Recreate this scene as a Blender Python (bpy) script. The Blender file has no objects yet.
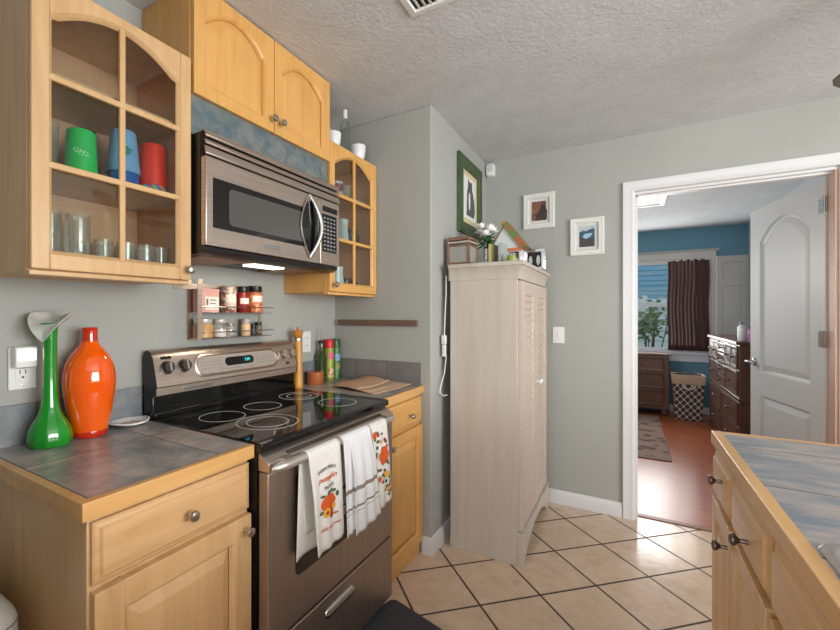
import bpy, bmesh, math, random
from math import pi, sin, cos, radians, sqrt
from mathutils import Vector, Matrix
random.seed(7)
SC = bpy.context.scene
COL = SC.collection
# ------------------------------------------------------------------ camera, world, lights, exposure
YAW = 0.555
cam_d = bpy.data.cameras.new('camera')
cam_d.sensor_width = 36.0; cam_d.lens = 18.0
cam_d.shift_x = (420 - 367.5) / 840; cam_d.shift_y = -(315 - 314.4) / 840
cam_d.clip_start = 0.02
cam = bpy.data.objects.new('camera', cam_d); COL.objects.link(cam)
cam.location = (1.583, 0.0, 1.302); cam.rotation_euler = (pi / 2, 0, YAW)
SC.camera = cam
SC.view_settings.view_transform = 'Standard'; SC.view_settings.look = 'None'
SC.view_settings.gamma = 1.0; SC.view_settings.use_curve_mapping = False
SC.view_settings.exposure = 0.2
SC.cycles.transparent_max_bounces = 32; SC.cycles.max_bounces = 14; SC.cycles.diffuse_bounces = 8
w = bpy.data.worlds.new('world'); SC.world = w; w.use_nodes = True
bg = w.node_tree.nodes['Background']; bg.inputs[0].default_value = (0.84, 0.92, 1.0, 1); bg.inputs[1].default_value = 0.9

def area(name, loc, rot, sx, sy, watts, color=(1, 1, 1)):
    l = bpy.data.lights.new(name, 'AREA'); l.shape = 'RECTANGLE'; l.size = sx; l.size_y = sy
    l.energy = watts; l.color = color
    o = bpy.data.objects.new(name, l); o.location = loc; o.rotation_euler = rot; COL.objects.link(o); return o
def lamp(name, loc, r, watts, color):
    l = bpy.data.lights.new(name, 'POINT'); l.energy = watts; l.color = color; l.shadow_soft_size = r
    o = bpy.data.objects.new(name, l); o.location = loc; COL.objects.link(o); return o
area('rear_added_light', (1.7, -2.5, 1.45), (radians(112), 0, 0), 2.6, 1.5, 74, (1, 0.985, 0.97))  # added light at an unseen rear opening, tilted up to brighten the ceiling
area('side_added_light', (4.45, 0.6, 1.5), (0, radians(110), 0), 1.4, 2.4, 128, (1, 0.985, 0.975))  # added light at an unseen side opening, also tilted upwards
area('bedroom_window_light', (1.8, 6.88, 1.45), (radians(-90), 0, 0), 1.1, 1.1, 30, (1, 0.98, 0.96))
lamp('bedroom_fill', (1.15, 4.6, 1.7), 0.2, 28, (1, 0.95, 0.9))  # added fill to brighten the bedroom, no fixture stands here
area('range_hood_light', (0.27, 1.285, 1.492), (0, 0, 0), 0.05, 0.16, 0.5, (1, 0.84, 0.64))
sun = bpy.data.lights.new('sun', 'SUN'); sun.energy = 0.8; sun.angle = 0.02
so = bpy.data.objects.new('sun', sun); so.rotation_euler = (radians(50), 0, radians(-25)); COL.objects.link(so)

# ------------------------------------------------------------------ materials
def lin(c):
    r = []
    for v in c:
        v /= 255.0
        r.append(v / 12.92 if v <= 0.04045 else ((v + 0.055) / 1.055) ** 2.4)
    return (r[0], r[1], r[2], 1)
def newmat(name):
    m = bpy.data.materials.new(name); m.use_nodes = True
    nt = m.node_tree; return m, nt, nt.nodes['Principled BSDF']
def nd(nt, t, **kw):
    n = nt.nodes.new(t)
    for k, v in kw.items(): setattr(n, k, v)
    return n
def math_(nt, op, a, b=None, c=None):
    n = nd(nt, 'ShaderNodeMath', operation=op)
    for i, v in enumerate((a, b, c)):
        if v is None: continue
        if isinstance(v, (int, float)): n.inputs[i].default_value = v
        else: nt.links.new(v, n.inputs[i])
    return n.outputs[0]
def mix(nt, fac, a, b):
    n = nd(nt, 'ShaderNodeMix', data_type='RGBA')
    for i, v in ((0, fac), (6, a), (7, b)):
        if isinstance(v, (int, float, tuple)): n.inputs[i].default_value = v
        else: nt.links.new(v, n.inputs[i])
    return n.outputs[2]
def coords(nt, kind='Object', scale=(1, 1, 1), rotz=0, loc=(0, 0, 0)):
    if kind == 'World': src = nd(nt, 'ShaderNodeNewGeometry').outputs['Position']
    else: src = nd(nt, 'ShaderNodeTexCoord').outputs['Object']
    mp = nd(nt, 'ShaderNodeMapping'); mp.inputs['Scale'].default_value = scale
    mp.inputs['Rotation'].default_value = (0, 0, rotz); mp.inputs['Location'].default_value = loc
    nt.links.new(src, mp.inputs[0]); return mp.outputs[0]
def noise(nt, vec, scale, detail=4, rough=0.55, dist=0.0):
    n = nd(nt, 'ShaderNodeTexNoise'); n.inputs['Scale'].default_value = scale
    n.inputs['Detail'].default_value = detail; n.inputs['Roughness'].default_value = rough
    n.inputs['Distortion'].default_value = dist
    nt.links.new(vec, n.inputs['Vector']); return n.outputs[0]
def rng(nt, v, a, b, c=0.0, d=1.0):
    n = nd(nt, 'ShaderNodeMapRange'); n.clamp = True
    for i, x in enumerate((a, b, c, d)): n.inputs[i + 1].default_value = x
    nt.links.new(v, n.inputs[0]); return n.outputs[0]
def bump(nt, p, h, strength, dist=0.01):
    b = nd(nt, 'ShaderNodeBump'); b.inputs['Strength'].default_value = strength; b.inputs['Distance'].default_value = dist
    nt.links.new(h, b.inputs['Height']); nt.links.new(b.outputs[0], p.inputs['Normal'])
def M(name, c, rough=0.5, metal=0.0, c2=None, scale=6, stretch=(1, 1, 1), lo=0.35, hi=0.65, bumps=0, bscale=40, coat=0, emit=0, alpha=1, spec=0.5, kind='Object', dist=0.0):
    m, nt, p = newmat(name)
    p.inputs['Base Color'].default_value = lin(c); p.inputs['Roughness'].default_value = rough
    p.inputs['Metallic'].default_value = metal; p.inputs['Specular IOR Level'].default_value = spec
    p.inputs['Coat Weight'].default_value = coat; p.inputs['Coat Roughness'].default_value = 0.05
    if c2 is not None:
        f = rng(nt, noise(nt, coords(nt, kind, stretch), scale, 5, 0.6, dist), lo, hi)
        nt.links.new(mix(nt, f, lin(c), lin(c2)), p.inputs['Base Color'])
    if bumps: bump(nt, p, noise(nt, coords(nt, kind), bscale, 3), bumps)
    if emit:
        p.inputs['Emission Color'].default_value = lin(c); p.inputs['Emission Strength'].default_value = emit
    return m
def wood(name, c, c2, axis='z', rough=0.38, scale=2.2):
    s = {'z': (14, 14, 1), 'y': (14, 1, 14), 'x': (1, 14, 14)}[axis]
    m, nt, p = newmat(name)
    v = coords(nt, 'Object', s)
    a = rng(nt, noise(nt, v, scale, 6, 0.6, 0.6), 0.3, 0.72)
    b = rng(nt, noise(nt, coords(nt, 'Object', (3, 3, 3)), 1.3, 2), 0.35, 0.65)
    col = mix(nt, a, lin(c), lin(c2))
    col = mix(nt, math_(nt, 'MULTIPLY', b, 0.35), col, lin(tuple(min(255, x * 1.06) for x in c)))
    nt.links.new(col, p.inputs['Base Color']); p.inputs['Roughness'].default_value = rough
    p.inputs['Coat Weight'].default_value = 0.15; p.inputs['Coat Roughness'].default_value = 0.25
    return m
def tiles(name, cols, grout, sx, sy, off, rot=0, gw=0.004, rough=0.35, vary=0.35, axes='xy', nscale=3.0, bumpy=0.15, stretch=(1, 1, 1), lo=0.33, hi=0.67, grough=0.8):
    m, nt, p = newmat(name)
    pos = nd(nt, 'ShaderNodeNewGeometry').outputs['Position']
    sep = nd(nt, 'ShaderNodeSeparateXYZ'); nt.links.new(pos, sep.inputs[0])
    A = sep.outputs['XYZ'.index(axes[0].upper())]; B = sep.outputs['XYZ'.index(axes[1].upper())]
    A = math_(nt, 'SUBTRACT', A, off[0]); B = math_(nt, 'SUBTRACT', B, off[1])
    c, s = cos(rot), sin(rot)
    U = math_(nt, 'ADD', math_(nt, 'MULTIPLY', A, c), math_(nt, 'MULTIPLY', B, s))
    V = math_(nt, 'SUBTRACT', math_(nt, 'MULTIPLY', B, c), math_(nt, 'MULTIPLY', A, s))
    du = math_(nt, 'PINGPONG', U, sx / 2); dv = math_(nt, 'PINGPONG', V, sy / 2)
    d = math_(nt, 'MINIMUM', du, dv)
    mask = rng(nt, d, gw * 0.35, gw * 0.65, 1, 0)
    cid = nd(nt, 'ShaderNodeCombineXYZ')
    nt.links.new(math_(nt, 'FLOOR', math_(nt, 'DIVIDE', U, sx)), cid.inputs[0])
    nt.links.new(math_(nt, 'FLOOR', math_(nt, 'DIVIDE', V, sy)), cid.inputs[1])
    wn = nd(nt, 'ShaderNodeTexWhiteNoise', noise_dimensions='3D'); nt.links.new(cid.outputs[0], wn.inputs['Vector'])
    mp = nd(nt, 'ShaderNodeMapping'); mp.inputs['Scale'].default_value = stretch
    va = nd(nt, 'ShaderNodeVectorMath', operation='ADD'); nt.links.new(pos, va.inputs[0])
    sc = nd(nt, 'ShaderNodeVectorMath', operation='SCALE'); nt.links.new(wn.outputs[1], sc.inputs[0]); sc.inputs['Scale'].default_value = 7.0
    nt.links.new(sc.outputs[0], va.inputs[1]); nt.links.new(va.outputs[0], mp.inputs[0])
    n1 = rng(nt, noise(nt, mp.outputs[0], nscale, 6, 0.62, 0.4), lo, hi)
    n2 = rng(nt, noise(nt, mp.outputs[0], nscale * 3.1, 5, 0.6), 0.35, 0.7)
    col = mix(nt, n1, lin(cols[0]), lin(cols[1]))
    col = mix(nt, math_(nt, 'MULTIPLY', n2, 0.5), col, lin(cols[2]))
    col = mix(nt, math_(nt, 'MULTIPLY', wn.outputs[0], vary), col, lin(cols[-1]))
    nt.links.new(mix(nt, mask, col, lin(grout)), p.inputs['Base Color'])
    r = nd(nt, 'ShaderNodeMix'); nt.links.new(mask, r.inputs[0]); r.inputs[2].default_value = rough; r.inputs[3].default_value = grough
    nt.links.new(r.outputs[0], p.inputs['Roughness'])
    h = math_(nt, 'SUBTRACT', math_(nt, 'MULTIPLY', n2, 0.25), mask)
    bump(nt, p, h, bumpy, 0.006)
    return m
def thin_glass(name, tint=(240, 246, 244), gloss=0.06, rough=0.0, haze=0.0, fr=0.18):
    m = bpy.data.materials.new(name); m.use_nodes = True; nt = m.node_tree; nt.nodes.clear(); gloss *= 0.4
    out = nd(nt, 'ShaderNodeOutputMaterial'); t = nd(nt, 'ShaderNodeBsdfTransparent'); t.inputs[0].default_value = lin(tint)
    g = nd(nt, 'ShaderNodeBsdfGlossy'); g.inputs['Roughness'].default_value = rough
    f = nd(nt, 'ShaderNodeFresnel'); f.inputs[0].default_value = 1.45
    mx = nd(nt, 'ShaderNodeMixShader'); nt.links.new(math_(nt, 'ADD', math_(nt, 'MULTIPLY', f.outputs[0], fr), gloss), mx.inputs[0])
    base = t.outputs[0]
    if haze:
        df = nd(nt, 'ShaderNodeBsdfDiffuse'); df.inputs[0].default_value = lin((236, 228, 220))
        m2 = nd(nt, 'ShaderNodeMixShader'); m2.inputs[0].default_value = haze
        nt.links.new(base, m2.inputs[1]); nt.links.new(df.outputs[0], m2.inputs[2]); base = m2.outputs[0]
    nt.links.new(base, mx.inputs[1]); nt.links.new(g.outputs[0], mx.inputs[2]); nt.links.new(mx.outputs[0], out.inputs[0])
    return m

maple = wood('maple', (214, 177, 130), (192, 151, 102), 'z')
maple_h = wood('maple_horizontal', (214, 175, 128), (194, 151, 102), 'y')
maple_x = wood('maple_crosswise', (218, 176, 118), (198, 150, 92), 'x')
honey = wood('warm_lit_maple', (220, 170, 100), (200, 147, 78), 'z')  # same maple, with the golden light from below put into its colour
honey_h = wood('warm_lit_maple_horizontal', (220, 170, 100), (200, 147, 78), 'y')
edge_w = wood('counter_edge_wood', (214, 168, 108), (192, 142, 80), 'y')
inner_w = wood('cabinet_inside', (222, 172, 136), (206, 154, 118), 'z', 0.5)
steel = M('brushed_steel', (206, 190, 178), 0.32, 0.92, (190, 175, 164), 3, (1, 1, 60))
steel_dark = M('brushed_steel_door', (172, 157, 147), 0.36, 0.9, (160, 146, 136), 3, (60, 60, 1))
chrome = M('satin_nickel', (190, 188, 184), 0.25, 1.0)
satin_steel = M('satin_steel_bar', (206, 200, 194), 0.36, 0.85)
pewter = M('dark_pewter', (112, 104, 98), 0.32, 1.0)
black_gl = M('black_glass', (10, 10, 11), 0.05, 0, spec=0.6)
black_pl = M('black_plastic', (18, 18, 19), 0.35)
black_mt = M('black_matte', (12, 12, 12), 0.7)
ring_m = M('burner_ring_print', (205, 205, 200), 0.3)
white_pl = M('white_plastic', (226, 226, 224), 0.35)
white_cer = M('white_ceramic', (232, 234, 236), 0.2, coat=0.4)
wall_m = M('sage_grey_paint', (166, 168.5, 163.5), 0.75, c2=(162, 164.5, 159.5), scale=1.5, bumps=0.12, bscale=60, kind='World')
ceil_m = M('textured_ceiling_paint', (204, 206, 208), 0.9, c2=(196, 198, 200), scale=8, bumps=0.4, bscale=60, kind='World')
trim_m = M('white_trim_paint', (214, 214, 216), 0.35)
blue_m = M('blue_paint', (94, 138, 156), 0.7, c2=(90, 132, 150), scale=2, kind='World')
floor_m = tiles('beige_floor_tile', [(216, 192, 168), (196, 168, 142), (224, 206, 186), (206, 182, 158)], (66, 52, 44), 0.3048, 0.3048, (0.5896, 1.8659), 0.7799, 0.0105, 0.14, 0.3, nscale=7, bumpy=0.12, lo=0.3, hi=0.7)
plank_m = tiles('cherry_floor_boards', [(164, 84, 46), (136, 64, 34), (182, 102, 60), (150, 72, 40)], (62, 28, 16), 1.1, 0.083, (0.3, 0.02), 0, 0.003, 0.24, 0.6, nscale=2, bumpy=0.03, stretch=(0.6, 9, 1), grough=0.3)
SL = [(118, 124, 130), (198, 182, 170), (106, 118, 124), (164, 154, 148)]
SB = [(98, 110, 118), (146, 146, 144), (84, 96, 106), (118, 124, 128)]
slate_m = tiles('slate_counter_tile', SL, (98, 94, 90), 0.33, 0.33, (0.288, 0.772), 0, 0.004, 0.3, 0.3, nscale=8, bumpy=0.15, lo=0.4, hi=0.64)
isle_m = tiles('slate_island_tile', [(112, 124, 136), (190, 172, 160), (100, 114, 126), (148, 144, 142)], (84, 82, 80), 0.335, 0.335, (1.836, 1.285), 0, 0.004, 0.32, 0.3, nscale=5, bumpy=0.15, stretch=(0.8, 2.6, 1), lo=0.4, hi=0.62)
splash_y = tiles('slate_backsplash_tile', SB, (112, 108, 102), 0.33, 0.5, (0.56, 0.75), 0, 0.004, 0.4, 0.3, axes='yz', nscale=7)
splash_x = tiles('slate_backsplash_tile_side', [(112, 112, 114), (132, 124, 120), (96, 98, 102), (120, 116, 114)], (96, 92, 90), 0.21, 0.5, (0.2, 0.75), 0, 0.004, 0.4, 0.3, axes='xz', nscale=7)
filler_m = tiles('blue_slate_tile', [(84, 104, 112), (132, 134, 128), (72, 92, 100), (100, 114, 118)], (100, 108, 110), 0.33, 0.5, (1.03, 0.7), 0, 0.004, 0.4, 0.2, axes='yz', nscale=13, lo=0.4, hi=0.62)
pane_m = thin_glass('clear_pane')
win_pane = thin_glass('window_pane', (246, 248, 247), 0.004, fr=0.04)
drink_m = thin_glass('drinking_glass', (252, 251, 250), 0.16, 0.03, 0.10)  # some diffuse white mixed in to imitate glints on the glass
smoke_m = thin_glass('smoky_glass', (120, 104, 96), 0.08)
bluecl_m = thin_glass('blue_clear_plastic', (120, 176, 224), 0.06)
oven_gl = M('dark_oven_glass', (34, 28, 25), 0.08, 0)
mw_gl = M('grey_oven_window', (92, 90, 88), 0.12, 0.3)
pantry_m = M('distressed_cream_paint', (200, 192, 182), 0.55, c2=(184, 174, 162), scale=2.0, stretch=(10, 10, 0.8), lo=0.3, hi=0.75)
pantry_d = M('distressed_cream_door', (200, 186, 174), 0.55, c2=(190, 175, 162), scale=2.0, stretch=(10, 10, 0.8))
dark_wood = wood('dark_walnut', (98, 62, 44), (72, 42, 30), 'x', 0.3)
dark_wood_v = wood('dark_walnut_upright', (98, 64, 46), (76, 46, 34), 'z', 0.4)
green_gl = M('green_art_glass', (8, 150, 30), 0.06, 0, coat=1.0, c2=(4, 120, 24), scale=3)
orange_gl = M('orange_art_glass', (250, 106, 6), 0.06, 0, coat=1.0, c2=(246, 84, 6), scale=4)
red_gl = M('red_orange_glass_base', (196, 40, 10), 0.06, 0, coat=1.0)
white_gl = M('white_art_glass', (214, 214, 208), 0.1, 0, coat=1.0, c2=(190, 196, 190), scale=18)
grey_print = M('grey_print', (104, 100, 96), 0.8)
orange_print = M('orange_print', (208, 84, 24), 0.8)
towel_m = M('white_cotton', (228, 226, 222), 0.95, c2=(220, 218, 214), scale=60, bumps=0.3, bscale=260)
leaf_print = M('green_print', (70, 92, 62), 0.8)
yellow_print = M('yellow_print', (226, 168, 50), 0.8)
rust_print = M('rust_print', (170, 48, 24), 0.8)

# ------------------------------------------------------------------ mesh helpers
class MB:
    def __init__(s, tf=None): s.v = []; s.f = []; s.m = []; s.tf = tf; s.mi = 0
    def vert(s, p):
        s.v.append(tuple(s.tf(*p)) if s.tf else tuple(p)); return len(s.v) - 1
    def face(s, idx): s.f.append(list(idx)); s.m.append(s.mi)
    def box(s, x0, x1, y0, y1, z0, z1):
        i = [s.vert(p) for p in ((x0, y0, z0), (x1, y0, z0), (x1, y1, z0), (x0, y1, z0), (x0, y0, z1), (x1, y0, z1), (x1, y1, z1), (x0, y1, z1))]
        for q in ((3, 2, 1, 0), (4, 5, 6, 7), (0, 1, 5, 4), (1, 2, 6, 5), (2, 3, 7, 6), (3, 0, 4, 7)): s.face([i[k] for k in q])
        return s
    def loops(s, loops, close=True, cap0=True, cap1=True):
        L = [[s.vert(p) for p in l] for l in loops]; n = len(L[0])
        for a, b in zip(L, L[1:]):
            for k in range(n if close else n - 1): s.face((a[k], a[(k + 1) % n], b[(k + 1) % n], b[k]))
        if cap0: s.face(L[0][::-1])
        if cap1: s.face(L[-1])
        return s
    def prism(s, poly, d0, d1, axis='w'):
        f = {'w': lambda u, v, d: (u, v, d), 'x': lambda u, v, d: (d, u, v), 'y': lambda u, v, d: (u, d, v), 'z': lambda u, v, d: (u, v, d)}[axis]
        return s.loops([[f(u, v, d0) for u, v in poly], [f(u, v, d1) for u, v in poly]])
    def lathe(s, c, prof, seg=24, axis='z', a0=0, a1=2 * pi, wob=None):
        full = abs(a1 - a0 - 2 * pi) < 1e-6; n = seg if full else seg + 1; rings = []
        for r, h in prof:
            ring = []
            for k in range(n):
                a = a0 + (a1 - a0) * k / seg; rr = r * (1 + (wob(a, h) if wob else 0))
                u, v = rr * cos(a), rr * sin(a)
                p = {'z': (u, v, h), 'x': (h, u, v), '-x': (-h, u, v), 'y': (u, h, v), '-y': (u, -h, v), '-z': (u, v, -h)}[axis]
                ring.append(s.vert((c[0] + p[0], c[1] + p[1], c[2] + p[2])))
            rings.append(ring)
        for a, b in zip(rings, rings[1:]):
            for k in range(n if full else n - 1): s.face((a[k], a[(k + 1) % n], b[(k + 1) % n], b[k]))
        if full:
            if prof[0][0] > 1e-5: s.face(rings[0][::-1])
            if prof[-1][0] > 1e-5: s.face(rings[-1])
        return s
    def tube(s, pts, r, seg=10, closed=False):
        pts = [Vector(p) for p in pts]; n = len(pts); rs = r if isinstance(r, (list, tuple)) else [r] * n
        up = None; rings = []
        for i, p in enumerate(pts):
            if closed: t = (pts[(i + 1) % n] - pts[i - 1]).normalized()
            else: t = (pts[min(i + 1, n - 1)] - pts[max(i - 1, 0)]).normalized()
            if up is None: up = t.orthogonal().normalized()
            else: up = (up - t * up.dot(t)).normalized()
            b = t.cross(up)
            rings.append([s.vert(p + (up * cos(2 * pi * k / seg) + b * sin(2 * pi * k / seg)) * rs[i]) for k in range(seg)])
        m = n if closed else n - 1
        for i in range(m):
            a, b = rings[i], rings[(i + 1) % n]
            for k in range(seg): s.face((a[k], a[(k + 1) % seg], b[(k + 1) % seg], b[k]))
        if not closed: s.face(rings[0][::-1]); s.face(rings[-1])
        return s
    def ring(s, c, ro, ri, z0, z1, seg=40):
        return s.lathe(c, [(ri, z0), (ro, z0), (ro, z1), (ri, z1), (ri, z0)], seg)
    def grid(s, fn, nu, nv):
        g = [[s.vert(fn(i / nu, j / nv)) for j in range(nv + 1)] for i in range(nu + 1)]
        for i in range(nu):
            for j in range(nv): s.face((g[i][j], g[i + 1][j], g[i + 1][j + 1], g[i][j + 1]))
        return s
ORG = {}
def link_mesh(name, mb, mats, origin, bevel=0, smooth=True, solid=0, sub=0, bseg=2, sharp=38):
    me = bpy.data.meshes.new(name)
    me.from_pydata([(x - origin[0], y - origin[1], z - origin[2]) for x, y, z in mb.v], [], mb.f)
    b = bmesh.new(); b.from_mesh(me); bmesh.ops.remove_doubles(b, verts=b.verts, dist=1e-6); bmesh.ops.recalc_face_normals(b, faces=b.faces)
    for f in b.faces: f.smooth = smooth
    b.to_mesh(me); b.free()
    if len(mb.m) == len(me.polygons):
        me.polygons.foreach_set('material_index', mb.m)
    for m in (mats if isinstance(mats, (list, tuple)) else [mats]): me.materials.append(m)
    if smooth: me.set_sharp_from_angle(angle=radians(sharp))
    o = bpy.data.objects.new(name, me); COL.objects.link(o)
    if solid:
        md = o.modifiers.new('solid', 'SOLIDIFY'); md.thickness = solid; md.offset = 0
    if bevel:
        md = o.modifiers.new('bevel', 'BEVEL'); md.width = bevel; md.segments = bseg; md.limit_method = 'ANGLE'; md.angle_limit = radians(40)
    if sub:
        md = o.modifiers.new('sub', 'SUBSURF'); md.levels = sub; md.render_levels = sub
    return o
def tag(o, label, cat, group=None):
    o['label'] = label; o['category'] = cat
    if group: o['group'] = group
    return o
def thing(name, label, cat, loc, group=None):
    o = bpy.data.objects.new(name, None); o.empty_display_size = 0.05; COL.objects.link(o); o.location = loc
    ORG[o] = Vector(loc); return tag(o, label, cat, group)
def part(name, mb, mats, parent, label=None, **kw):
    o = link_mesh(name, mb, mats, ORG[parent], **kw); o.parent = parent; ORG[o] = ORG[parent]
    if label: o['label'] = label
    return o
def single(name, mb, mats, label, cat, group=None, loc=None, **kw):
    if loc is None:
        xs, ys, zs = zip(*mb.v); loc = ((min(xs) + max(xs)) / 2, (min(ys) + max(ys)) / 2, min(zs))
    o = link_mesh(name, mb, mats, loc, **kw); o.location = loc; ORG[o] = Vector(loc); return tag(o, label, cat, group)
def struct(name, mb, mats, parent=None, **kw):
    if parent: return part(name, mb, mats, parent, **kw)
    o = link_mesh(name, mb, mats, (0, 0, 0), **kw); o['kind'] = 'structure'; ORG[o] = Vector((0, 0, 0)); return o
def dup(root, loc, label, rotz=None, group=None, scale=None):
    r = root.copy(); COL.objects.link(r); r.location = loc; r['label'] = label
    if rotz is not None: r.rotation_euler = (0, 0, rotz)
    if group: r['group'] = group
    if scale: r.scale = scale
    for ch in list(root.children):
        c = ch.copy(); COL.objects.link(c); c.parent = r
        for g in list(ch.children):
            d = g.copy(); COL.objects.link(d); d.parent = c
    return r
def text_mb(s, size, o, right, up, depth=0.0004, align='CENTER', shear=0.0, arc=0.0):
    cu = bpy.data.curves.new('t', 'FONT'); cu.body = s; cu.size = size; cu.align_x = align; cu.align_y = 'CENTER'; cu.extrude = depth; cu.shear = shear
    ob = bpy.data.objects.new('t', cu); COL.objects.link(ob)
    me = bpy.data.meshes.new_from_object(ob.evaluated_get(bpy.context.evaluated_depsgraph_get()))
    mb = MB(); o, right, up = Vector(o), Vector(right).normalized(), Vector(up).normalized(); n = right.cross(up)
    for v in me.vertices:
        x, y, z = v.co; y -= arc * x * x
        mb.vert(o + right * x + up * y + n * z)
    for p in me.polygons: mb.face(p.vertices)
    bpy.data.objects.remove(ob); bpy.data.curves.remove(cu); bpy.data.meshes.remove(me); return mb
def fx(x0): return lambda u, v, w: (x0 + w, u, v)            # a face turned towards +x: u along y, v up, w out
def fnx(x0): return lambda u, v, w: (x0 - w, u, v)           # a face turned towards -x
def fny(y0): return lambda u, v, w: (u, y0 - w, v)           # a face turned towards -y
def rrect(u0, u1, v0, v1, r, n=5):
    P = []
    for cu, cv, a in ((u1 - r, v1 - r, 0), (u0 + r, v1 - r, pi / 2), (u0 + r, v0 + r, pi), (u1 - r, v0 + r, 1.5 * pi)):
        for k in range(n + 1): P.append((cu + r * cos(a + pi / 2 * k / n), cv + r * sin(a + pi / 2 * k / n)))
    return P
KNOB = [(0.0055, 0), (0.0055, 0.011), (0.0048, 0.014), (0.009, 0.019), (0.0142, 0.025), (0.0145, 0.028), (0.012, 0.0325), (0.006, 0.0345), (0, 0.035)]
def knob(parent, p, axis='x', mat=None, name='knob'):
    return part(name, MB().lathe(p, KNOB, 18, axis), mat or chrome, parent)

# ------------------------------------------------------------------ key dimensions (metres, from the camera solve)
WX, CF, CZ, H = 0.034, 0.640, 0.914, 2.44
YJ, XJ, YB = 2.114, 0.678, 3.157

# ------------------------------------------------------------------ structure
struct('floor', MB().box(-0.1, 4.6, -2.7, 3.235, -0.06, 0), floor_m)
struct('floor_bedroom', MB().box(0.6, 3.0, 3.25, 7.1, -0.06, 0), plank_m)
struct('trim_threshold', MB().box(1.60, 2.53, 3.215, 3.262, -0.06, 0.006), M('threshold_wood', (112, 66, 40), 0.4), bevel=0.003)
struct('ceiling', MB().box(-0.1, 4.6, -2.7, 3.28, H, H + 0.08), ceil_m)
struct('ceiling_bedroom', MB().box(0.5, 3.0, 3.28, 7.1, H, H + 0.08), ceil_m)
struct('wall_left', MB().box(-0.1, WX, -2.7, YJ + 0.02, 0, H), wall_m)
struct('wall_added_shade', MB().box(-0.1, 0.92, -0.14, 0.0, 0, H), wall_m)  # unseen wall stub, added to darken the cabinet sides
struct('wall_alcove', MB().box(-0.1, XJ, YJ, YB + 0.12, 0, H), wall_m, bevel=0.008, bseg=3)
struct('wall_back', MB().box(XJ - 0.05, 1.612, YB, YB + 0.12, 0, H).box(1.612, 2.523, YB, YB + 0.12, 2.075, H).box(2.523, 4.6, YB, YB + 0.12, 0, H), wall_m)
struct('wall_right', MB().box(4.5, 4.6, -2.7, -0.7, 0, H).box(4.5, 4.6, 1.9, 3.2, 0, H).box(4.5, 4.6, -0.7, 1.9, 0, 0.8).box(4.5, 4.6, -0.7, 1.9, 2.2, H), wall_m)
struct('wall_rear', MB().box(-0.1, 0.3, -2.7, -2.6, 0, H).box(3.1, 4.6, -2.7, -2.6, 0, H).box(0.3, 3.1, -2.7, -2.6, 0, 0.7).box(0.3, 3.1, -2.7, -2.6, 2.2, H), wall_m)
struct('wall_bedroom_far', MB().box(0.5, 1.05, 6.95, 7.06, 0, H).box(2.44, 3.0, 6.95, 7.06, 0, H).box(1.05, 2.44, 6.95, 7.06, 0, 0.80).box(1.05, 2.44, 6.95, 7.06, 2.03, H), blue_m)
struct('wall_bedroom_right', MB().box(2.86, 2.96, 3.277, 6.96, 0, H), M('pale_grey_paint', (188, 190, 192), 0.7))
struct('wall_bedroom_left', MB().box(0.5, 0.6, 3.277, 6.96, 0, H), blue_m)
def baseboard(name, path):
    # path: list of (x,y,nx,ny) with outward normal; profile swept as box with ogee top
    mb = MB(); prof = [(0, 0), (0.014, 0), (0.014, 0.062), (0.009, 0.078), (0.006, 0.090), (0, 0.092)]
    loops = [[(x + nx * d, y + ny * d, z) for d, z in prof] for x, y, nx, ny in path]
    mb.loops(loops); return struct(name, mb, trim_m)
baseboard('baseboard_alcove', [(0.63, YJ, 0, -1), (XJ, YJ, 1, -1), (XJ, YB, 1, -1)])
baseboard('baseboard_back', [(XJ, YB, 0, -1), (1.552, YB, 0, -1)])
baseboard('baseboard_bedroom', [(2.05, 6.95, 0, -1), (2.54, 6.95, 0, -1)])
# kitchen door casing, jambs and head
cas = [(0, 0), (0.062, 0), (0.062, 0.010), (0.052, 0.016), (0.030, 0.013), (0.012, 0.018), (0, 0.018)]
mb = MB(); xo0, xi0, zi, zo = 1.556, 1.619, 2.080, 2.143
prof = [(d, t) for d, t in cas]
mb.loops([[(xo0 + d, YB - t, 0) for d, t in prof], [(xo0 + d, YB - t, zo - d) for d, t in prof]])
struct('trim_1', mb, trim_m)
mb = MB(); mb.loops([[(xo0 + d, YB - t, zo - d) for d, t in prof], [(2.580 - d, YB - t, zo - d) for d, t in prof]])
struct('trim_2', mb, trim_m)
mb = MB(); mb.loops([[(2.580 - d, YB - t, 0) for d, t in prof], [(2.580 - d, YB - t, zo - d) for d, t in prof]])
struct('trim_3', mb, trim_m)
struct('trim_4', MB().box(1.612, 1.626, YB, YB + 0.122, 0, 2.061).box(1.626, 1.636, YB + 0.03, YB + 0.075, 0, 2.061).box(1.612, 2.523, YB, YB + 0.122, 2.061, 2.075).box(1.626, 2.505, YB + 0.03, YB + 0.075, 2.05, 2.061), trim_m)
struct('trim_5', MB().box(2.505, 2.523, YB, YB + 0.122, 0, 2.061), M('bare_wood_jamb', (196, 160, 138), 0.5))
# unseen windows added behind and beside the camera to shape the kitchen light
def window(name, tf, u0, u1, v0, v1, cols=2):
    mb = MB(tf); t = 0.05
    mb.box(u0, u1, v0, v0 + t, -0.03, 0.03).box(u0, u1, v1 - t, v1, -0.03, 0.03)
    for k in range(cols + 1):
        c = u0 + (u1 - u0 - t) * k / cols; mb.box(c, c + t, v0 + t, v1 - t, -0.03, 0.03)
    f = struct(name, mb, trim_m)
    part('glass_pane', MB(tf).box(u0 + t / 2, u1 - t / 2, v0 + t / 2, v1 - t / 2, -0.003, 0.003), win_pane, f)
    return f
window('added_window_1', fny(-2.65), 0.3, 3.1, 0.7, 2.2, 3)
window('added_window_2', fnx(4.55), -0.7, 1.9, 0.8, 2.2, 3)

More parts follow.
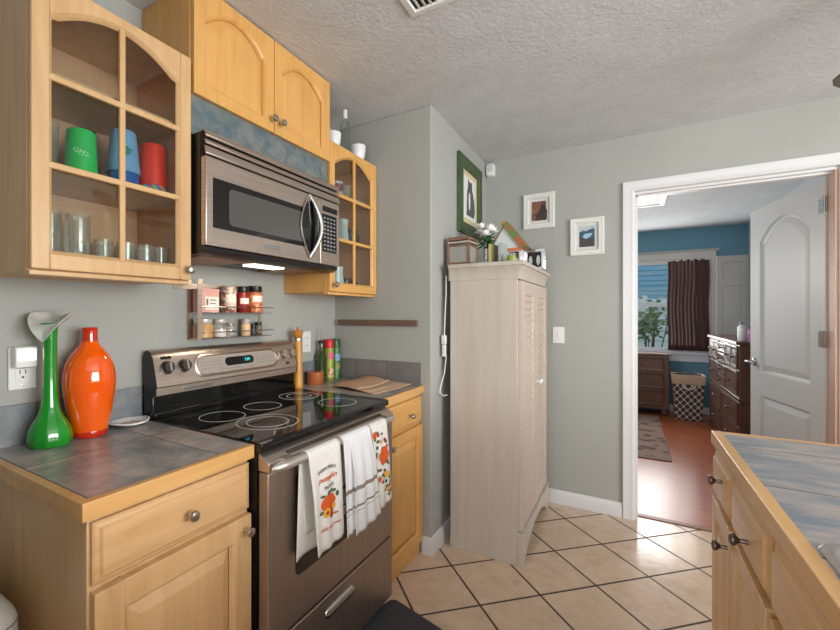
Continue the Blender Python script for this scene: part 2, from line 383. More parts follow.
# ------------------------------------------------------------------ cabinet doors and drawers
def arch_fn(u0, u1, vs, rise):
    def f(u):
        s = (2 * (u - u0) / (u1 - u0) - 1) / 0.93
        return vs + (rise * (1 - s * s) if abs(s) < 1 else 0)
    return f
def frame_mb(tf, u0, u1, v0, v1, st, bot, top, t=0.021, rise=0.0, mull=False):
    mb = MB(tf); a, b = u0 + st, u1 - st
    mb.box(u0, a, v0, v1, 0, t).box(b, u1, v0, v1, 0, t).box(a, b, v0, v0 + bot, 0, t - 0.0006)
    f = arch_fn(a, b, v1 - top, rise); n = 22 if rise else 1
    low = [(a + (b - a) * k / n, f(a + (b - a) * k / n)) for k in range(n + 1)]
    mb.prism(low + [(b, v1), (a, v1)], 0, t - 0.0006)
    # moulded lip round the opening
    lip = [(a, v0 + bot), (b, v0 + bot)] + low[::-1]
    def ins(pts, d):
        c0, c1, vb = a + d, b - d, v0 + bot + d
        out = [(c0, vb), (c1, vb)]
        for u, v in pts[2:]: out.append((a + d + (u - a) * (b - a - 2 * d) / (b - a), v - d))
        return out
    L = [ins(lip, 0.0), ins(lip, 0.004), ins(lip, 0.009)]
    mb.loops([[(u, v, t - 0.002) for u, v in L[0]], [(u, v, t - 0.005) for u, v in L[1]], [(u, v, t - 0.014) for u, v in L[2]]], cap0=False, cap1=False)
    if mull:
        c = (a + b) / 2; m = 0.0085
        mb.box(c - m, c + m, v0 + bot - 0.003, f(c) + 0.004, 0.006, t - 0.003)
        for z in mull: mb.box(a - 0.003, b + 0.003, z - m, z + m, 0.006, t - 0.002)
    return mb, lip, ins
def panel_door(parent, tf, u0, u1, v0, v1, mat, st=0.05, rise=0.0, label=None, top=None):
    top = top or st
    mb, lip, ins = frame_mb(tf, u0, u1, v0, v1, st, st, top, rise=rise)
    P = [ins(lip, 0.006), ins(lip, 0.036), ins(lip, 0.038)]
    mb.loops([[(u, v, 0.003) for u, v in P[0]], [(u, v, 0.0185) for u, v in P[1]], [(u, v, 0.0192) for u, v in P[2]]], cap0=False)
    return part('door', mb, mat, parent, label, bevel=0.0016, sharp=15)
def glass_door(parent, tf, u0, u1, v0, v1, mat, rise, mull):
    mb, lip, ins = frame_mb(tf, u0, u1, v0, v1, 0.040, 0.041, 0.090, rise=rise, mull=mull)
    d = part('door', mb, mat, parent, bevel=0.003, sharp=25)
    p = ins(lip, 0.003)
    part('glass_pane', MB(tf).loops([[(u, v, 0.0035) for u, v in p], [(u, v, 0.0055) for u, v in p]]), pane_m, d)
    return d
def drawer(parent, tf, u0, u1, v0, v1, mat):
    mb = MB(tf)
    def r(i): return [(u0 + i, v0 + i), (u1 - i, v0 + i), (u1 - i, v1 - i), (u0 + i, v1 - i)]
    mb.loops([[(u, v, h) for u, v in r(i)] for i, h in ((0, 0), (0, 0.010), (0.004, 0.013), (0.012, 0.015), (0.017, 0.0205), (0.02, 0.021))])
    return part('drawer', mb, mat, parent, sharp=15)

# base cabinet nearest the camera
t = thing('base_cabinet', 'maple base cabinet under the counter with the green and orange vases', 'cabinet', (0.3, 0.66, 0), 'base cabinets beside the range')
part('body', MB().box(WX + 0.002, 0.614, 0.440, 0.879, 0.10, 0.872).box(WX + 0.002, 0.555, 0.442, 0.877, 0, 0.10), maple, t, bevel=0.002)
tf = fx(0.6145)
d = drawer(t, tf, 0.446, 0.876, 0.728, 0.862, maple_h); knob(d, (0.6355, 0.665, 0.797))
d = panel_door(t, tf, 0.446, 0.876, 0.115, 0.714, maple, 0.062, label='raised panel maple door'); knob(d, (0.6355, 0.850, 0.676))
# narrow base cabinet
t = thing('base_cabinet', 'narrow maple base cabinet between the range and the grey wall', 'cabinet', (0.3, 1.9, 0), 'base cabinets beside the range')
part('body', MB().box(WX + 0.002, 0.612, 1.672, 2.108, 0.0, 0.872), honey, t, bevel=0.002)
tf = fx(0.6125)
d = drawer(t, tf, 1.690, 2.104, 0.722, 0.858, honey_h); knob(d, (0.6335, 1.935, 0.785))
d = panel_door(t, tf, 1.690, 2.104, 0.075, 0.708, honey, 0.055); knob(d, (0.6335, 1.722, 0.672))

def counter(label, y0, y1, end):
    t = thing('countertop', label, 'countertop', (0.3, (y0 + y1) / 2, 0.875), 'slate tiled countertops')
    e = 0.019
    part('tile_surface', MB().box(WX + 0.001, CF - e, y0 + (e if end else 0), y1, 0.8745, CZ), slate_m, t, 'grey slate tiles')
    mb = MB().box(CF - e, CF, y0, y1, 0.876, CZ + 0.0015)
    if end: mb.box(WX + 0.001, CF - e, y0, y0 + e, 0.876, CZ + 0.0015)
    part('wood_edge', mb, edge_w, t, 'maple edging strip', bevel=0.002)
    return t
counter('slate tiled countertop with maple edge holding the green and orange vases', 0.4205, 0.884, True)
counter('slate tiled countertop holding the woven placemat and the pepper mill', 1.664, 2.112, False)
single('backsplash', MB().box(WX + 0.001, WX + 0.010, 0.10, 0.885, CZ + 0.0005, 1.034), splash_y, 'slate tile backsplash strip behind the green and orange vases', 'backsplash')
t = thing('backsplash', 'slate tile backsplash strip wrapping the corner behind the spray cans', 'backsplash', (0.1, 1.9, CZ))
part('tile_row', MB().box(WX + 0.001, WX + 0.010, 1.664, 2.112, CZ + 0.0005, 1.036), splash_y, t)
part('tile_row', MB().box(WX + 0.011, 0.618, 2.103, 2.1125, CZ + 0.0005, 1.036), splash_x, t)

# wall cabinets with glass doors
def glass_cabinet(label, y0, y1, z0, z1, mat, math_mat, knob_y, group):
    t = thing('wall_cabinet', label, 'cabinet', ((WX + 0.32) / 2, (y0 + y1) / 2, z0), group); b = 0.016
    mb = MB().box(WX + 0.002, 0.317, y0, y0 + b, z0, z1).box(WX + 0.002, 0.317, y1 - b, y1, z0, z1)
    mb.box(WX + 0.002, 0.317, y0 + b, y1 - b, z0, z0 + 0.022).box(WX + 0.002, 0.317, y0 + b, y1 - b, z1 - b, z1)
    part('body', mb, mat, t, bevel=0.0015)
    part('back_panel', MB().box(WX + 0.002, WX + 0.01, y0 + b, y1 - b, z0 + 0.022, z1 - b), inner_w, t)
    e = 0.0012
    for ya in (y0 + b, y1 - b - e): part('lining', MB().box(WX + 0.01, 0.315, ya, ya + e, z0 + 0.022, z1 - b), inner_w, t)
    sh = [z0 + 0.266, z0 + 0.495]
    for z in (sh[0], sh[1] + 0.013): part('shelf', MB().box(WX + 0.011, 0.302, y0 + b + 0.002, y1 - b - 0.002, z, z + 0.018), maple_h, t)
    d = glass_door(t, fx(0.319), y0 + 0.001, y1 - 0.001, z0 + 0.003, z1 - 0.001, mat, 0.062, [sh[0] + 0.004, sh[1] + 0.0])
    knob(d, (0.340, knob_y, z0 + 0.036))
    part('light_rail', MB().box(0.296, 0.328, y0 + 0.001, y1 - 0.001, z0 - 0.012, z0 + 0.0015), mat, t, bevel=0.003)
    return t
glass_cabinet('maple wall cabinet with glass door holding green, blue and red tumblers', 0.439, 0.886, 1.413, 2.160, maple, None, 0.868, 'glass fronted wall cabinets')
glass_cabinet('maple wall cabinet with glass door holding mugs, beside the grey wall', 1.656, 2.106, 1.413, 2.163, honey, None, 1.678, 'glass fronted wall cabinets')
# cabinet above the microwave
t = thing('wall_cabinet', 'maple wall cabinet with two arched doors above the microwave', 'cabinet', (0.17, 1.27, 2.06))
part('body', MB().box(WX + 0.002, 0.322, 0.891, 1.652, 2.055, H - 0.004), honey, t, bevel=0.002)
tf = fx(0.3225)
d = panel_door(t, tf, 0.893, 1.269, 2.050, H - 0.006, honey, 0.044, rise=0.065, top=0.104); knob(d, (0.3435, 1.250, 2.098))
d = panel_door(t, tf, 1.273, 1.650, 2.050, H - 0.006, honey, 0.044, rise=0.065, top=0.104); knob(d, (0.3435, 1.300, 2.098))
single('tile_panel', MB().box(WX + 0.002, 0.326, 0.893, 1.650, 1.9165, 2.0495), filler_m, 'blue grey slate tile strip between the microwave and the cabinet', 'tile panel')

# ------------------------------------------------------------------ microwave
t = thing('microwave', 'stainless steel microwave with black window mounted over the range', 'microwave', (0.2, 1.27, 1.5))
y0, y1 = 0.896, 1.650
part('body', MB().box(WX + 0.002, 0.374, y0, y1, 1.528, 1.914), black_pl, t, bevel=0.003)
part('underside', MB().loops([[(0.05, y0, 1.512), (0.36, y0, 1.505), (0.385, y0, 1.516), (0.388, y0, 1.529), (0.05, y0, 1.529)], [(0.05, y1, 1.512), (0.36, y1, 1.505), (0.385, y1, 1.516), (0.388, y1, 1.529), (0.05, y1, 1.529)]]), black_pl, t)
bf_ = M('brown_reflecting_steel', (150, 112, 92), 0.4, 0.8)  # steel underside, its brown reflection put into the colour
for e0, e1 in ((0.93, 1.15), (1.42, 1.62)): part('grease_filter', MB().box(0.09, 0.33, e0, e1, 1.5035, 1.510), bf_, t)
part('work_lamp', MB().box(0.235, 0.305, 1.20, 1.37, 1.5, 1.508), M('lit_lamp_lens', (255, 236, 214), 0.4, emit=3), t, 'lit lamp lens')
vb = MB().box(0.374, 0.385, y0, y1, 1.828, 1.914)
part('vent_backing', vb, black_mt, t)
for a, b in ((1.892, 1.9145), (1.868, 1.8835), (1.8335, 1.8615)):
    part('vent_slat', MB().loops([[(0.396, y, a), (0.400, y, a), (0.403, y, a + 0.004), (0.398, y, b), (0.393, y, b)] for y in (y0, y1)]), steel, t, bevel=0.001)
dz0, dz1, ysm = 1.5315, 1.8285, 1.503
d = part('door', MB().box(0.375, 0.4, y0, ysm - 0.001, dz0, dz1), steel, t, bevel=0.003)
part('window_surround', MB(fx(0.4)).prism(rrect(0.924, 1.478, 1.594, 1.762, 0.004), -0.004, 0.0012), black_gl, d)
part('window', MB(fx(0.4)).prism(rrect(0.990, 1.430, 1.612, 1.740, 0.018), 0.0012, 0.0022), mw_gl, d, 'grey tinted window')
part('badge', MB().box(0.4, 0.402, 1.155, 1.243, 1.556, 1.574), chrome, d)
h = part('handle_recess', MB(fx(0.4)).prism([(1.432 + 0.055 * cos(a) * (0.9 if cos(a) > 0 else 1.0), 1.686 + 0.112 * sin(a)) for a in [2 * pi * k / 32 for k in range(32)]], 0.0022, 0.0035), black_gl, d)
def hp(bul, w, n=17): return [(0.403 + w * sin(pi * k / (n - 1)), 1.424 + bul * sin(pi * k / (n - 1)), 1.552 + 0.272 * k / (n - 1)) for k in range(n)]
part('handle', MB().tube(hp(0.050, 0.026), [0.007 + 0.005 * sin(pi * k / 16) for k in range(17)], 10).tube(hp(-0.062, 0.006), 0.004, 8), chrome, d, 'curved steel handle')
cp = part('control_panel', MB().box(0.375, 0.4, ysm + 0.001, y1, dz0, dz1), steel, t, bevel=0.003)
part('display', MB().box(0.4, 0.4012, 1.520, 1.632, 1.775, 1.800), black_gl, cp)
kp = part('keypad', MB().box(0.4, 0.4012, 1.517, 1.626, 1.590, 1.763), black_gl, cp)
mb = MB(); km = M('keypad_marks', (150, 152, 158), 0.5)
for r in range(9):
    for c in range(4): mb.box(0.4012, 0.4017, 1.527 + c * 0.0245, 1.541 + c * 0.0245, 1.600 + r * 0.0178, 1.606 + r * 0.0178)
part('key_marks', mb, km, kp)
part('silver_bead', MB().box(0.398, 0.4015, 1.637, 1.643, 1.585, 1.80), chrome, cp)

# ------------------------------------------------------------------ range
RY0, RY1 = 0.888, 1.658
t = thing('range', 'stainless steel electric range with black glass cooktop between the base cabinets', 'range', (0.35, 1.273, 0))
part('body', MB().box(0.05, 0.644, RY0, RY1, 0.05, 0.892), black_pl, t)
part('foot_rail', MB().box(0.08, 0.47, RY0 + 0.02, RY1 - 0.02, 0.0, 0.05), black_mt, t)
ct = part('cooktop', MB().box(0.10, 0.662, RY0 - 0.002, RY1 + 0.002, 0.8925, 0.9195), black_gl, t, bevel=0.006, bseg=3)
part('cooktop_rim', MB().box(0.645, 0.667, RY0 - 0.003, RY1 + 0.003, 0.892, 0.918), black_gl, ct, bevel=0.005, bseg=3)
for cx, cy, rr in ((0.290, 1.053, (0.084,)), (0.490, 1.087, (0.110, 0.075)), (0.285, 1.262, (0.078,)), (0.268, 1.508, (0.092, 0.058)), (0.505, 1.488, (0.084,))):
    mb = MB()
    for r in rr: mb.ring((cx, cy, 0), r, r - 0.0035, 0.9192, 0.9199, 56)
    part('burner_ring', mb, ring_m, ct)
# back guard with its curved steel control panel
bgl = lambda y: [(0.052, y, 1.160), (0.072, y, 1.168), (0.090, y, 1.160), (0.104, y, 1.140), (0.128, y, 1.045), (0.131, y, 1.036), (0.126, y, 1.031), (0.126, y, 1.004), (0.108, y, 1.000), (0.052, y, 1.000)]
part('backguard_base', MB().box(0.04, 0.106, RY0 + 0.002, RY1 - 0.002, 0.90, 1.002).box(0.10, 0.118, RY0 + 0.004, RY1 - 0.004, 0.918, 0.940).box(0.04, 0.06, RY0 + 0.002, RY1 - 0.002, 1.0, 1.15), black_gl, t, bevel=0.004)
for e0 in (RY0 + 0.001, RY1 - 0.005): part('backguard_end', MB().loops([bgl(e0), bgl(e0 + 0.004)]), black_pl, t)
bp_ = part('control_panel', MB().loops([bgl(RY0 + 0.006), bgl(RY1 - 0.006)]), steel, t)
# tilted face frame: origin mid-face
fo = Vector((0.1165, 0, 1.0925)); fup = Vector((-0.0245, 0, 0.095)).normalized(); fn = Vector((fup.z, 0, -fup.x))
ftf = lambda u, v, w_: tuple(Vector((fo.x, u, fo.z)) + fup * v + fn * w_)
pod = part('display_pod', MB(ftf).loops([[(u, v, h) for u, v in rrect(1.055 + i, 1.520 - i, -0.047 + i, 0.050 - i, 0.0475 - i, 8)] for i, h in ((0, -0.01), (0.002, 0.004), (0.009, 0.007), (0.012, 0.0045), (0.0125, 0.0045))]), [steel], bp_)
part('button_face', MB(ftf).prism(rrect(1.070, 1.505, -0.033, 0.037, 0.034, 8), 0.003, 0.0056), M('silver_button_face', (178, 168, 160), 0.4, 0.5), pod)
dp = part('display', MB(ftf).prism(rrect(1.205, 1.365, -0.012, 0.024, 0.017, 6), 0.005, 0.0066), black_gl, pod)
part('clock_digits', text_mb('2:09', 0.017, ftf(1.327, 0.007, 0.0068), (0, 1, 0), fup), M('teal_led', (40, 200, 214), 0.5, emit=1.2), dp, 'teal clock digits')
mb = MB(ftf)
for k in range(7):
    for r in range(3):
        for base in (1.085, 1.378): mb.box(base + k * 0.0155, base + k * 0.0155 + 0.007, -0.015 + r * 0.013, -0.012 + r * 0.013, 0.0056, 0.0059)
for k in range(11): mb.box(1.18 + k * 0.0185, 1.188 + k * 0.0185, -0.026, -0.0225, 0.0056, 0.0059)
part('button_marks', mb, M('button_print', (120, 112, 108), 0.6), pod)
for u, m_ in ((0.942, black_pl), (1.013, black_pl), (1.560, steel), (1.620, steel)):
    kb = MB(ftf).loops([[(u + r * cos(2 * pi * k / 24), 0.010 + r * sin(2 * pi * k / 24), h) for k in range(24)] for r, h in ((0.026, 0), (0.026, 0.003), (0.0225, 0.004), (0.0205, 0.022), (0.019, 0.024), (0.001, 0.024))])
    k_ = part('control_knob', kb, M('charcoal_knob', (74, 70, 68), 0.35, 0.5) if m_ is black_pl else steel, bp_)
    part('knob_grip', MB(ftf).prism(rrect(u - 0.004, u + 0.004, -0.007, 0.027, 0.003), 0.022, 0.029), steel, k_)
part('maker_badge', MB(ftf).prism(rrect(0.921, 0.965, 0.042, 0.054, 0.006), 0, 0.0015), black_pl, bp_)
part('light_switch', MB(ftf).prism(rrect(1.575, 1.598, -0.040, -0.030, 0.004), 0, 0.002), black_pl, bp_)
part('nameplate', MB().box(0.126, 0.1285, 1.000, 1.135, 1.010, 1.022), chrome, bp_, bevel=0.001)
# oven door
DX = 0.688
d = part('oven_door', MB().box(0.648, DX, RY0 + 0.003, RY1 - 0.003, 0.322, 0.834), steel_dark, t, bevel=0.005, bseg=3)
part('window', MB(fx(DX)).prism(rrect(1.010, 1.524, 0.468, 0.800, 0.022), -0.003, 0.0012), oven_gl, d, 'dark oven window')
part('top_ledge', MB().loops([[(x, y, z) for x, z in ((0.646, 0.8345), (DX + 0.006, 0.8345), (DX + 0.006, 0.862), (DX + 0.002, 0.8665), (0.646, 0.8895))] for y in (RY0 + 0.003, RY1 - 0.003)]), steel, d, bevel=0.004)
mb = MB()
for k in range(64): mb.loops([[(x, y, 0.8665 + (DX + 0.002 - x) / 0.044 * 0.023 + h) for x, h in ((0.673, 0.0), (0.687, 0.0), (0.687, 0.0012), (0.673, 0.0012))] for y in (0.98 + k * 0.0092, 0.9845 + k * 0.0092)])
part('vent_slots', mb, black_mt, d)
hz, hx = 0.862, 0.733
mb = MB().tube([(hx - 0.012, 0.872, hz - 0.001), (hx - 0.006, 0.884, hz), (hx, 0.92, hz), (hx + 0.002, 1.27, hz), (hx, 1.55, hz), (hx - 0.006, 1.575, hz), (hx - 0.012, 1.59, hz)], [0.006, 0.0125, 0.0145, 0.0145, 0.0145, 0.0125, 0.006], 14)
mb.box(DX + 0.002, hx, 0.935, 0.965, hz - 0.009, hz + 0.009).box(DX + 0.002, hx, 1.53, 1.56, hz - 0.009, hz + 0.009)
part('handle', mb, satin_steel, d, 'steel bar handle')
dr = part('storage_drawer', MB().box(0.648, DX - 0.001, RY0 + 0.003, RY1 - 0.003, 0.050, 0.313), steel_dark, t, bevel=0.005, bseg=3)
tf = fx(DX - 0.001)
part('pull', MB(tf).loops([[(u, v, h) for u, v in rrect(1.165 + i, 1.345 - i, 0.232 + i, 0.272 - i, 0.019 - i, 6)] for i, h in ((0, 0), (0.001, 0.004), (0.006, 0.008), (0.015, 0.009), (0.0185, 0.009))]).box(1.18, 1.33, 0.250, 0.2525, 0.0085, 0.011), chrome, dr, 'recessed steel drawer pull')

# ------------------------------------------------------------------ towels on the oven handle
def towel_pts(ya, yb, zf, zb, xo=0.0, wav=0.004, lean=0.0, nl=34, phase=0.0, spread=0.0, freq=2.5):
    R = 0.0172
    Lf, Lb, arc = hz - zf, hz - zb, pi * R
    tot = Lf + Lb + arc
    def fn(i, j):
        s = i * tot; v = j
        y = ya + (yb - ya) * v
        if s < Lb: x, z, hang = hx - R, zb + s, Lb - s
        elif s < Lb + arc:
            a = pi - (s - Lb) / R; x, z, hang = hx + R * cos(a), hz + R * sin(a), 0
        else: x, z, hang = hx + R, hz - (s - Lb - arc), s - Lb - arc
        k = min(1, hang / 0.12)
        front = s > Lb + arc / 2
        if front: x += xo * k + wav * k * (0.6 + sin(freq * 2 * pi * v + phase + hang * 3)) * 1.0 - 0.012 * k * 0
        else: x += -0.004 * k
        y += (lean * hang) + spread * (v - 0.5) * hang
        if front: z += 0.012 * (v - 0.5) * k
        return (x, y, z)
    return fn
t = thing('dish_towel', 'white cotton dish towel printed with an orange pumpkin and lettering on oven handle', 'towel', (hx, 1.10, 0.58), 'dish towels on the oven handle')
cl = part('cloth', MB().grid(towel_pts(1.000, 1.164, 0.545, 0.60, 0.004, 0.0035, 0.09, phase=0.5, spread=-0.05), 60, 22), towel_m, t, solid=0.0022)
part('back_fold', MB().grid(lambda i, j: (hx - 0.021 - 0.006 * sin(6 * j) * (1 - i), 1.000 + 0.155 * j + (1 - i) * -0.012, 0.535 + 0.3 * i + 0.012 * j), 18, 14), towel_m, t, solid=0.002)
pr = 0.0012 + hx + 0.0172
def tz(y, z): return y - 0.008 + 0.09 * (hz - z)
def px_(y, z):  # front sheet x under the print
    hang = hz - z; k = min(1, hang / 0.12); yy = 0.09 * hang; v = (y - yy - 1.000) / 0.164
    return hx + 0.0172 + 0.004 * k + 0.0035 * k * (0.6 + sin(2.5 * 2 * pi * v + 0.5 + hang * 3)) + 0.0032
def conform(mb):
    mb.v = [(px_(y, z) + (x - pr), y, z) for x, y, z in mb.v]; return mb
def onto(s, size, y, z, mat, nm, **k):
    part(nm, conform(text_mb(s, size, (pr, tz(y, z), z), (0, 1, 0), (0, 0, 1), **k)), mat, cl)
onto('FARM FRESH', 0.0165, 1.090, 0.806, grey_print, 'lettering', arc=4.0)
onto('pumpkin', 0.026, 1.090, 0.774, orange_print, 'lettering', shear=0.3)
onto('PATCH', 0.0165, 1.092, 0.744, grey_print, 'lettering')
onto('hay rides', 0.0125, 1.108, 0.645, orange_print, 'lettering', shear=0.3)
onto('pick your own', 0.0165, 1.090, 0.612, orange_print, 'lettering', shear=0.3)
def disc(y, z, ry, rz, n=28, lobes=0, x=None, amp=0.06):
    return [(y + ry * cos(2 * pi * k / n) * (1 + amp * cos(lobes * 2 * pi * k / n)), z + rz * sin(2 * pi * k / n) * (1 + amp * cos(lobes * 2 * pi * k / n))) for k in range(n)]
def motif(parent, items, conf, xb):
    for nm, mat, polys, lift in items:
        mb = MB()
        for p in polys:
            cy = sum(q[0] for q in p) / len(p); cz_ = sum(q[1] for q in p) / len(p)
            mb.loops([[(xb + lift, cy + (y - cy) * k, cz_ + (z - cz_) * k) for y, z in p] for k in (1, 0.8, 0.6, 0.4, 0.2, 0.03)], cap0=False)
            if nm == 'pumpkin_print': part(nm, conf(mb), mat, parent, solid=0.0005); mb = MB()
        if mb.v: part(nm, conf(mb), mat, parent, solid=0.0005)
yc = tz(1.085, 0.69)
motif(cl, [('pumpkin_print', orange_print, [disc(yc, 0.692, 0.036, 0.029, 40, 6, amp=0.04)], 0),
           ('leaf_print', leaf_print, [disc(yc + dy, z, a, b) for dy, z, a, b in ((-0.005, 0.726, 0.005, 0.008), (0.012, 0.728, 0.010, 0.005), (0.03, 0.722, 0.008, 0.005), (0.044, 0.708, 0.006, 0.009), (-0.036, 0.668, 0.010, 0.005), (-0.03, 0.72, 0.009, 0.004))], 0.0004),
           ('flower_print', yellow_print, [disc(yc - 0.012, 0.664, 0.016, 0.015, 32, 8, amp=0.15), disc(yc + 0.028, 0.672, 0.009, 0.009)], 0.0008),
           ('gourd_print', rust_print, [disc(yc + 0.012, 0.655, 0.010, 0.016), disc(yc - 0.012, 0.664, 0.006, 0.006)], 0.0012)], conform, pr)
def stripe_mat():
    m, nt, p = newmat('white_waffle_cotton_striped'); p.inputs['Roughness'].default_value = 0.95
    g = nd(nt, 'ShaderNodeSeparateXYZ'); nt.links.new(nd(nt, 'ShaderNodeNewGeometry').outputs['Position'], g.inputs[0])
    z = g.outputs[2]
    def band(c, h): return math_(nt, 'LESS_THAN', math_(nt, 'ABSOLUTE', math_(nt, 'SUBTRACT', z, c)), h)
    tot = band(0.680, 0.0075)
    for c, h in ((0.616, 0.004), (0.598, 0.0012)): tot = math_(nt, 'MAXIMUM', tot, band(c, h))
    nt.links.new(mix(nt, tot, lin((226, 227, 230)), lin((138, 126, 114))), p.inputs['Base Color'])
    v = coords(nt, 'Object'); wv = nd(nt, 'ShaderNodeTexWave'); wv.inputs['Scale'].default_value = 55; nt.links.new(v, wv.inputs[0]); wv.bands_direction = 'Z'
    wy = nd(nt, 'ShaderNodeTexWave'); wy.inputs['Scale'].default_value = 55; nt.links.new(v, wy.inputs[0]); wy.bands_direction = 'Y'
    bump(nt, p, math_(nt, 'MULTIPLY', wv.outputs[1], wy.outputs[1]), 0.5, 0.002); return m
sm = stripe_mat()
t = thing('dish_towel', 'white waffle dish towel with taupe stripes, middle of the oven handle', 'towel', (hx, 1.3, 0.55), 'dish towels on the oven handle')
part('cloth', MB().grid(towel_pts(1.226, 1.362, 0.520, 0.58, 0.010, 0.004, 0.12, phase=2.2, spread=0.10), 60, 22), sm, t, solid=0.0032)
part('folded_edge', MB().grid(towel_pts(1.186, 1.256, 0.530, 0.58, 0.002, 0.003, 0.05, phase=0.2), 60, 12), sm, t, solid=0.003)
t = thing('dish_towel', 'white dish towel scattered with orange pumpkins and leaves, end of oven handle', 'towel', (hx, 1.47, 0.55), 'dish towels on the oven handle')
cl = part('cloth', MB().grid(towel_pts(1.371, 1.490, 0.540, 0.62, 0.004, 0.003, 0.12, phase=1.0), 60, 16), towel_m, t, solid=0.0022)
def conf3(mb):
    out = []
    for x, y, z in mb.v:
        hang = hz - z; k = min(1, hang / 0.12); v = (y - 0.12 * hang - 1.371) / 0.119
        out.append((hx + 0.0172 + 0.004 * k + 0.003 * k * (0.6 + sin(5 * pi * v + 1.0 + hang * 3)) + 0.0032 + (x - pr), y, z))
    mb.v = out; return mb
R2 = random.Random(3)
lf = [disc(1.383 + 0.095 * R2.random() + 0.12 * (hz - z), z, 0.006 + 0.004 * R2.random(), 0.004 + 0.004 * R2.random()) for z in [0.84 - 0.0115 * k for k in range(24)]]
fl = [disc(1.383 + 0.095 * R2.random() + 0.12 * (hz - z), z, 0.007, 0.007, 24, 5, amp=0.2) for z in [0.83 - 0.027 * k for k in range(10)]]
motif(cl, [('leaf_print', leaf_print, lf, 0), ('flower_print', rust_print, fl, 0.0006),
           ('pumpkin_print', orange_print, [disc(1.452, 0.742, 0.032, 0.036, 40, 6, amp=0.04), disc(1.388, 0.835, 0.016, 0.014, 32, 6), disc(1.422, 0.655, 0.011, 0.011, 24, 5)], 0.0012),
           ('gourd_print', yellow_print, [disc(1.475, 0.66, 0.015, 0.012), disc(1.435, 0.80, 0.008, 0.008), disc(1.488, 0.60, 0.009, 0.010)], 0.0009)], conf3, pr)

# ------------------------------------------------------------------ things on the left counter
t = thing('outlet', 'white outlet with plugged night light on the wall beside the green vase', 'outlet', (WX, 0.525, 1.14), 'outlets')
pl = part('cover_plate', MB(fx(WX)).prism(rrect(0.491, 0.560, 1.078, 1.204, 0.004), 0.0005, 0.007), white_pl, t, bevel=0.002)
part('socket', MB(fx(WX)).prism(rrect(0.507, 0.544, 1.106, 1.176, 0.003), 0.007, 0.0085), white_pl, pl)
part('socket_slots', MB(fx(WX)).box(0.517, 0.5195, 1.124, 1.136, 0.0085, 0.0089).box(0.531, 0.5335, 1.124, 1.136, 0.0085, 0.0089).prism(disc(0.5255, 1.114, 0.003, 0.003, 12), 0.0085, 0.0089), black_pl, pl)
part('test_button', MB(fx(WX)).box(0.517, 0.534, 1.140, 1.146, 0.0085, 0.0095), M('red_button', (120, 30, 24), 0.5), pl)
part('screw', MB().lathe((WX + 0.007, 0.5255, 1.090), [(0.003, 0), (0.003, 0.0006), (0, 0.0008)], 12, 'x'), chrome, pl)
n_ = part('night_light', MB(fx(WX)).loops([[(u, v, h) for u, v in rrect(0.496 + i, 0.552 - i, 1.144 + i, 1.207 - i, 0.005)] for i, h in ((0, 0.007), (0, 0.036), (0.003, 0.040))]), white_pl, t)
part('lit_lens', MB(fx(WX)).prism(rrect(0.503, 0.547, 1.166, 1.199, 0.003), 0.040, 0.0412), M('night_light_lens', (255, 250, 240), 0.4, emit=1.6), n_, 'glowing lens')
# green vase with flared white lip
VX, VY = 0.118, 0.566
t = thing('vase', 'tall green glass vase with ruffled white jack-in-the-pulpit lip', 'vase', (VX, VY, CZ))
prof = [(0.030, 0.0005), (0.050, 0.001), (0.0545, 0.010), (0.056, 0.025), (0.053, 0.045), (0.044, 0.066), (0.033, 0.085), (0.0255, 0.105), (0.0215, 0.13), (0.0185, 0.165), (0.0172, 0.21), (0.0170, 0.26), (0.0175, 0.31), (0.019, 0.345), (0.022, 0.362)]
part('body', MB().lathe((VX, VY, CZ), prof, 48, 'z', wob=lambda a, h: 0.035 * cos(12 * a) * max(0, 1 - h / 0.12)), green_gl, t)
def lipf(i, j):
    a = 2 * pi * i; ca, sa = cos(a), sin(a)
    front = max(0, -sa) ** 1.5; side = abs(ca) ** 1.5; back = max(0, sa) ** 1.5
    rho = 0.021 + j * (0.040 * side + 0.016 * front + 0.010 * back)
    z = 0.358 + j * (0.036 * side * (0.6 + 0.4 * j) + 0.026 * back) - 0.050 * front * j ** 1.3
    ex_, ey_ = rho * ca, rho * sa
    return (VX + 0.85 * ex_ - 0.527 * ey_ + 0.004 * j, VY + 0.527 * ex_ + 0.85 * ey_ + 0.004 * j, CZ + z)
part('lip', MB().grid(lipf, 56, 12), white_gl, t, 'milky white flared lip', solid=0.003, sub=1)
# orange bottle vase
OX, OY = 0.115, 0.676
t = thing('vase', 'bulbous orange glass bottle vase with narrow red neck beside green vase', 'vase', (OX, OY, CZ))
prof = [(0.036, 0.0005), (0.046, 0.002), (0.050, 0.012), (0.0535, 0.035), (0.0625, 0.08), (0.070, 0.13), (0.0735, 0.17), (0.0725, 0.20), (0.066, 0.232), (0.054, 0.258), (0.040, 0.276), (0.0285, 0.290), (0.0235, 0.302)]
part('body', MB().lathe((OX, OY, CZ), prof, 48), orange_gl, t)
part('neck', MB().lathe((OX, OY, CZ), [(0.0237, 0.300), (0.0222, 0.312), (0.0222, 0.338), (0.0235, 0.345), (0.0215, 0.346), (0.0195, 0.340), (0.0195, 0.31), (0, 0.305)], 36), red_gl, t, 'red glass neck')
part('foot', MB().lathe((OX, OY, CZ), [(0.0375, 0.0003), (0.0472, 0.002), (0.0512, 0.012), (0.0522, 0.021), (0.0519, 0.022)], 48), red_gl, t, 'dark red foot')
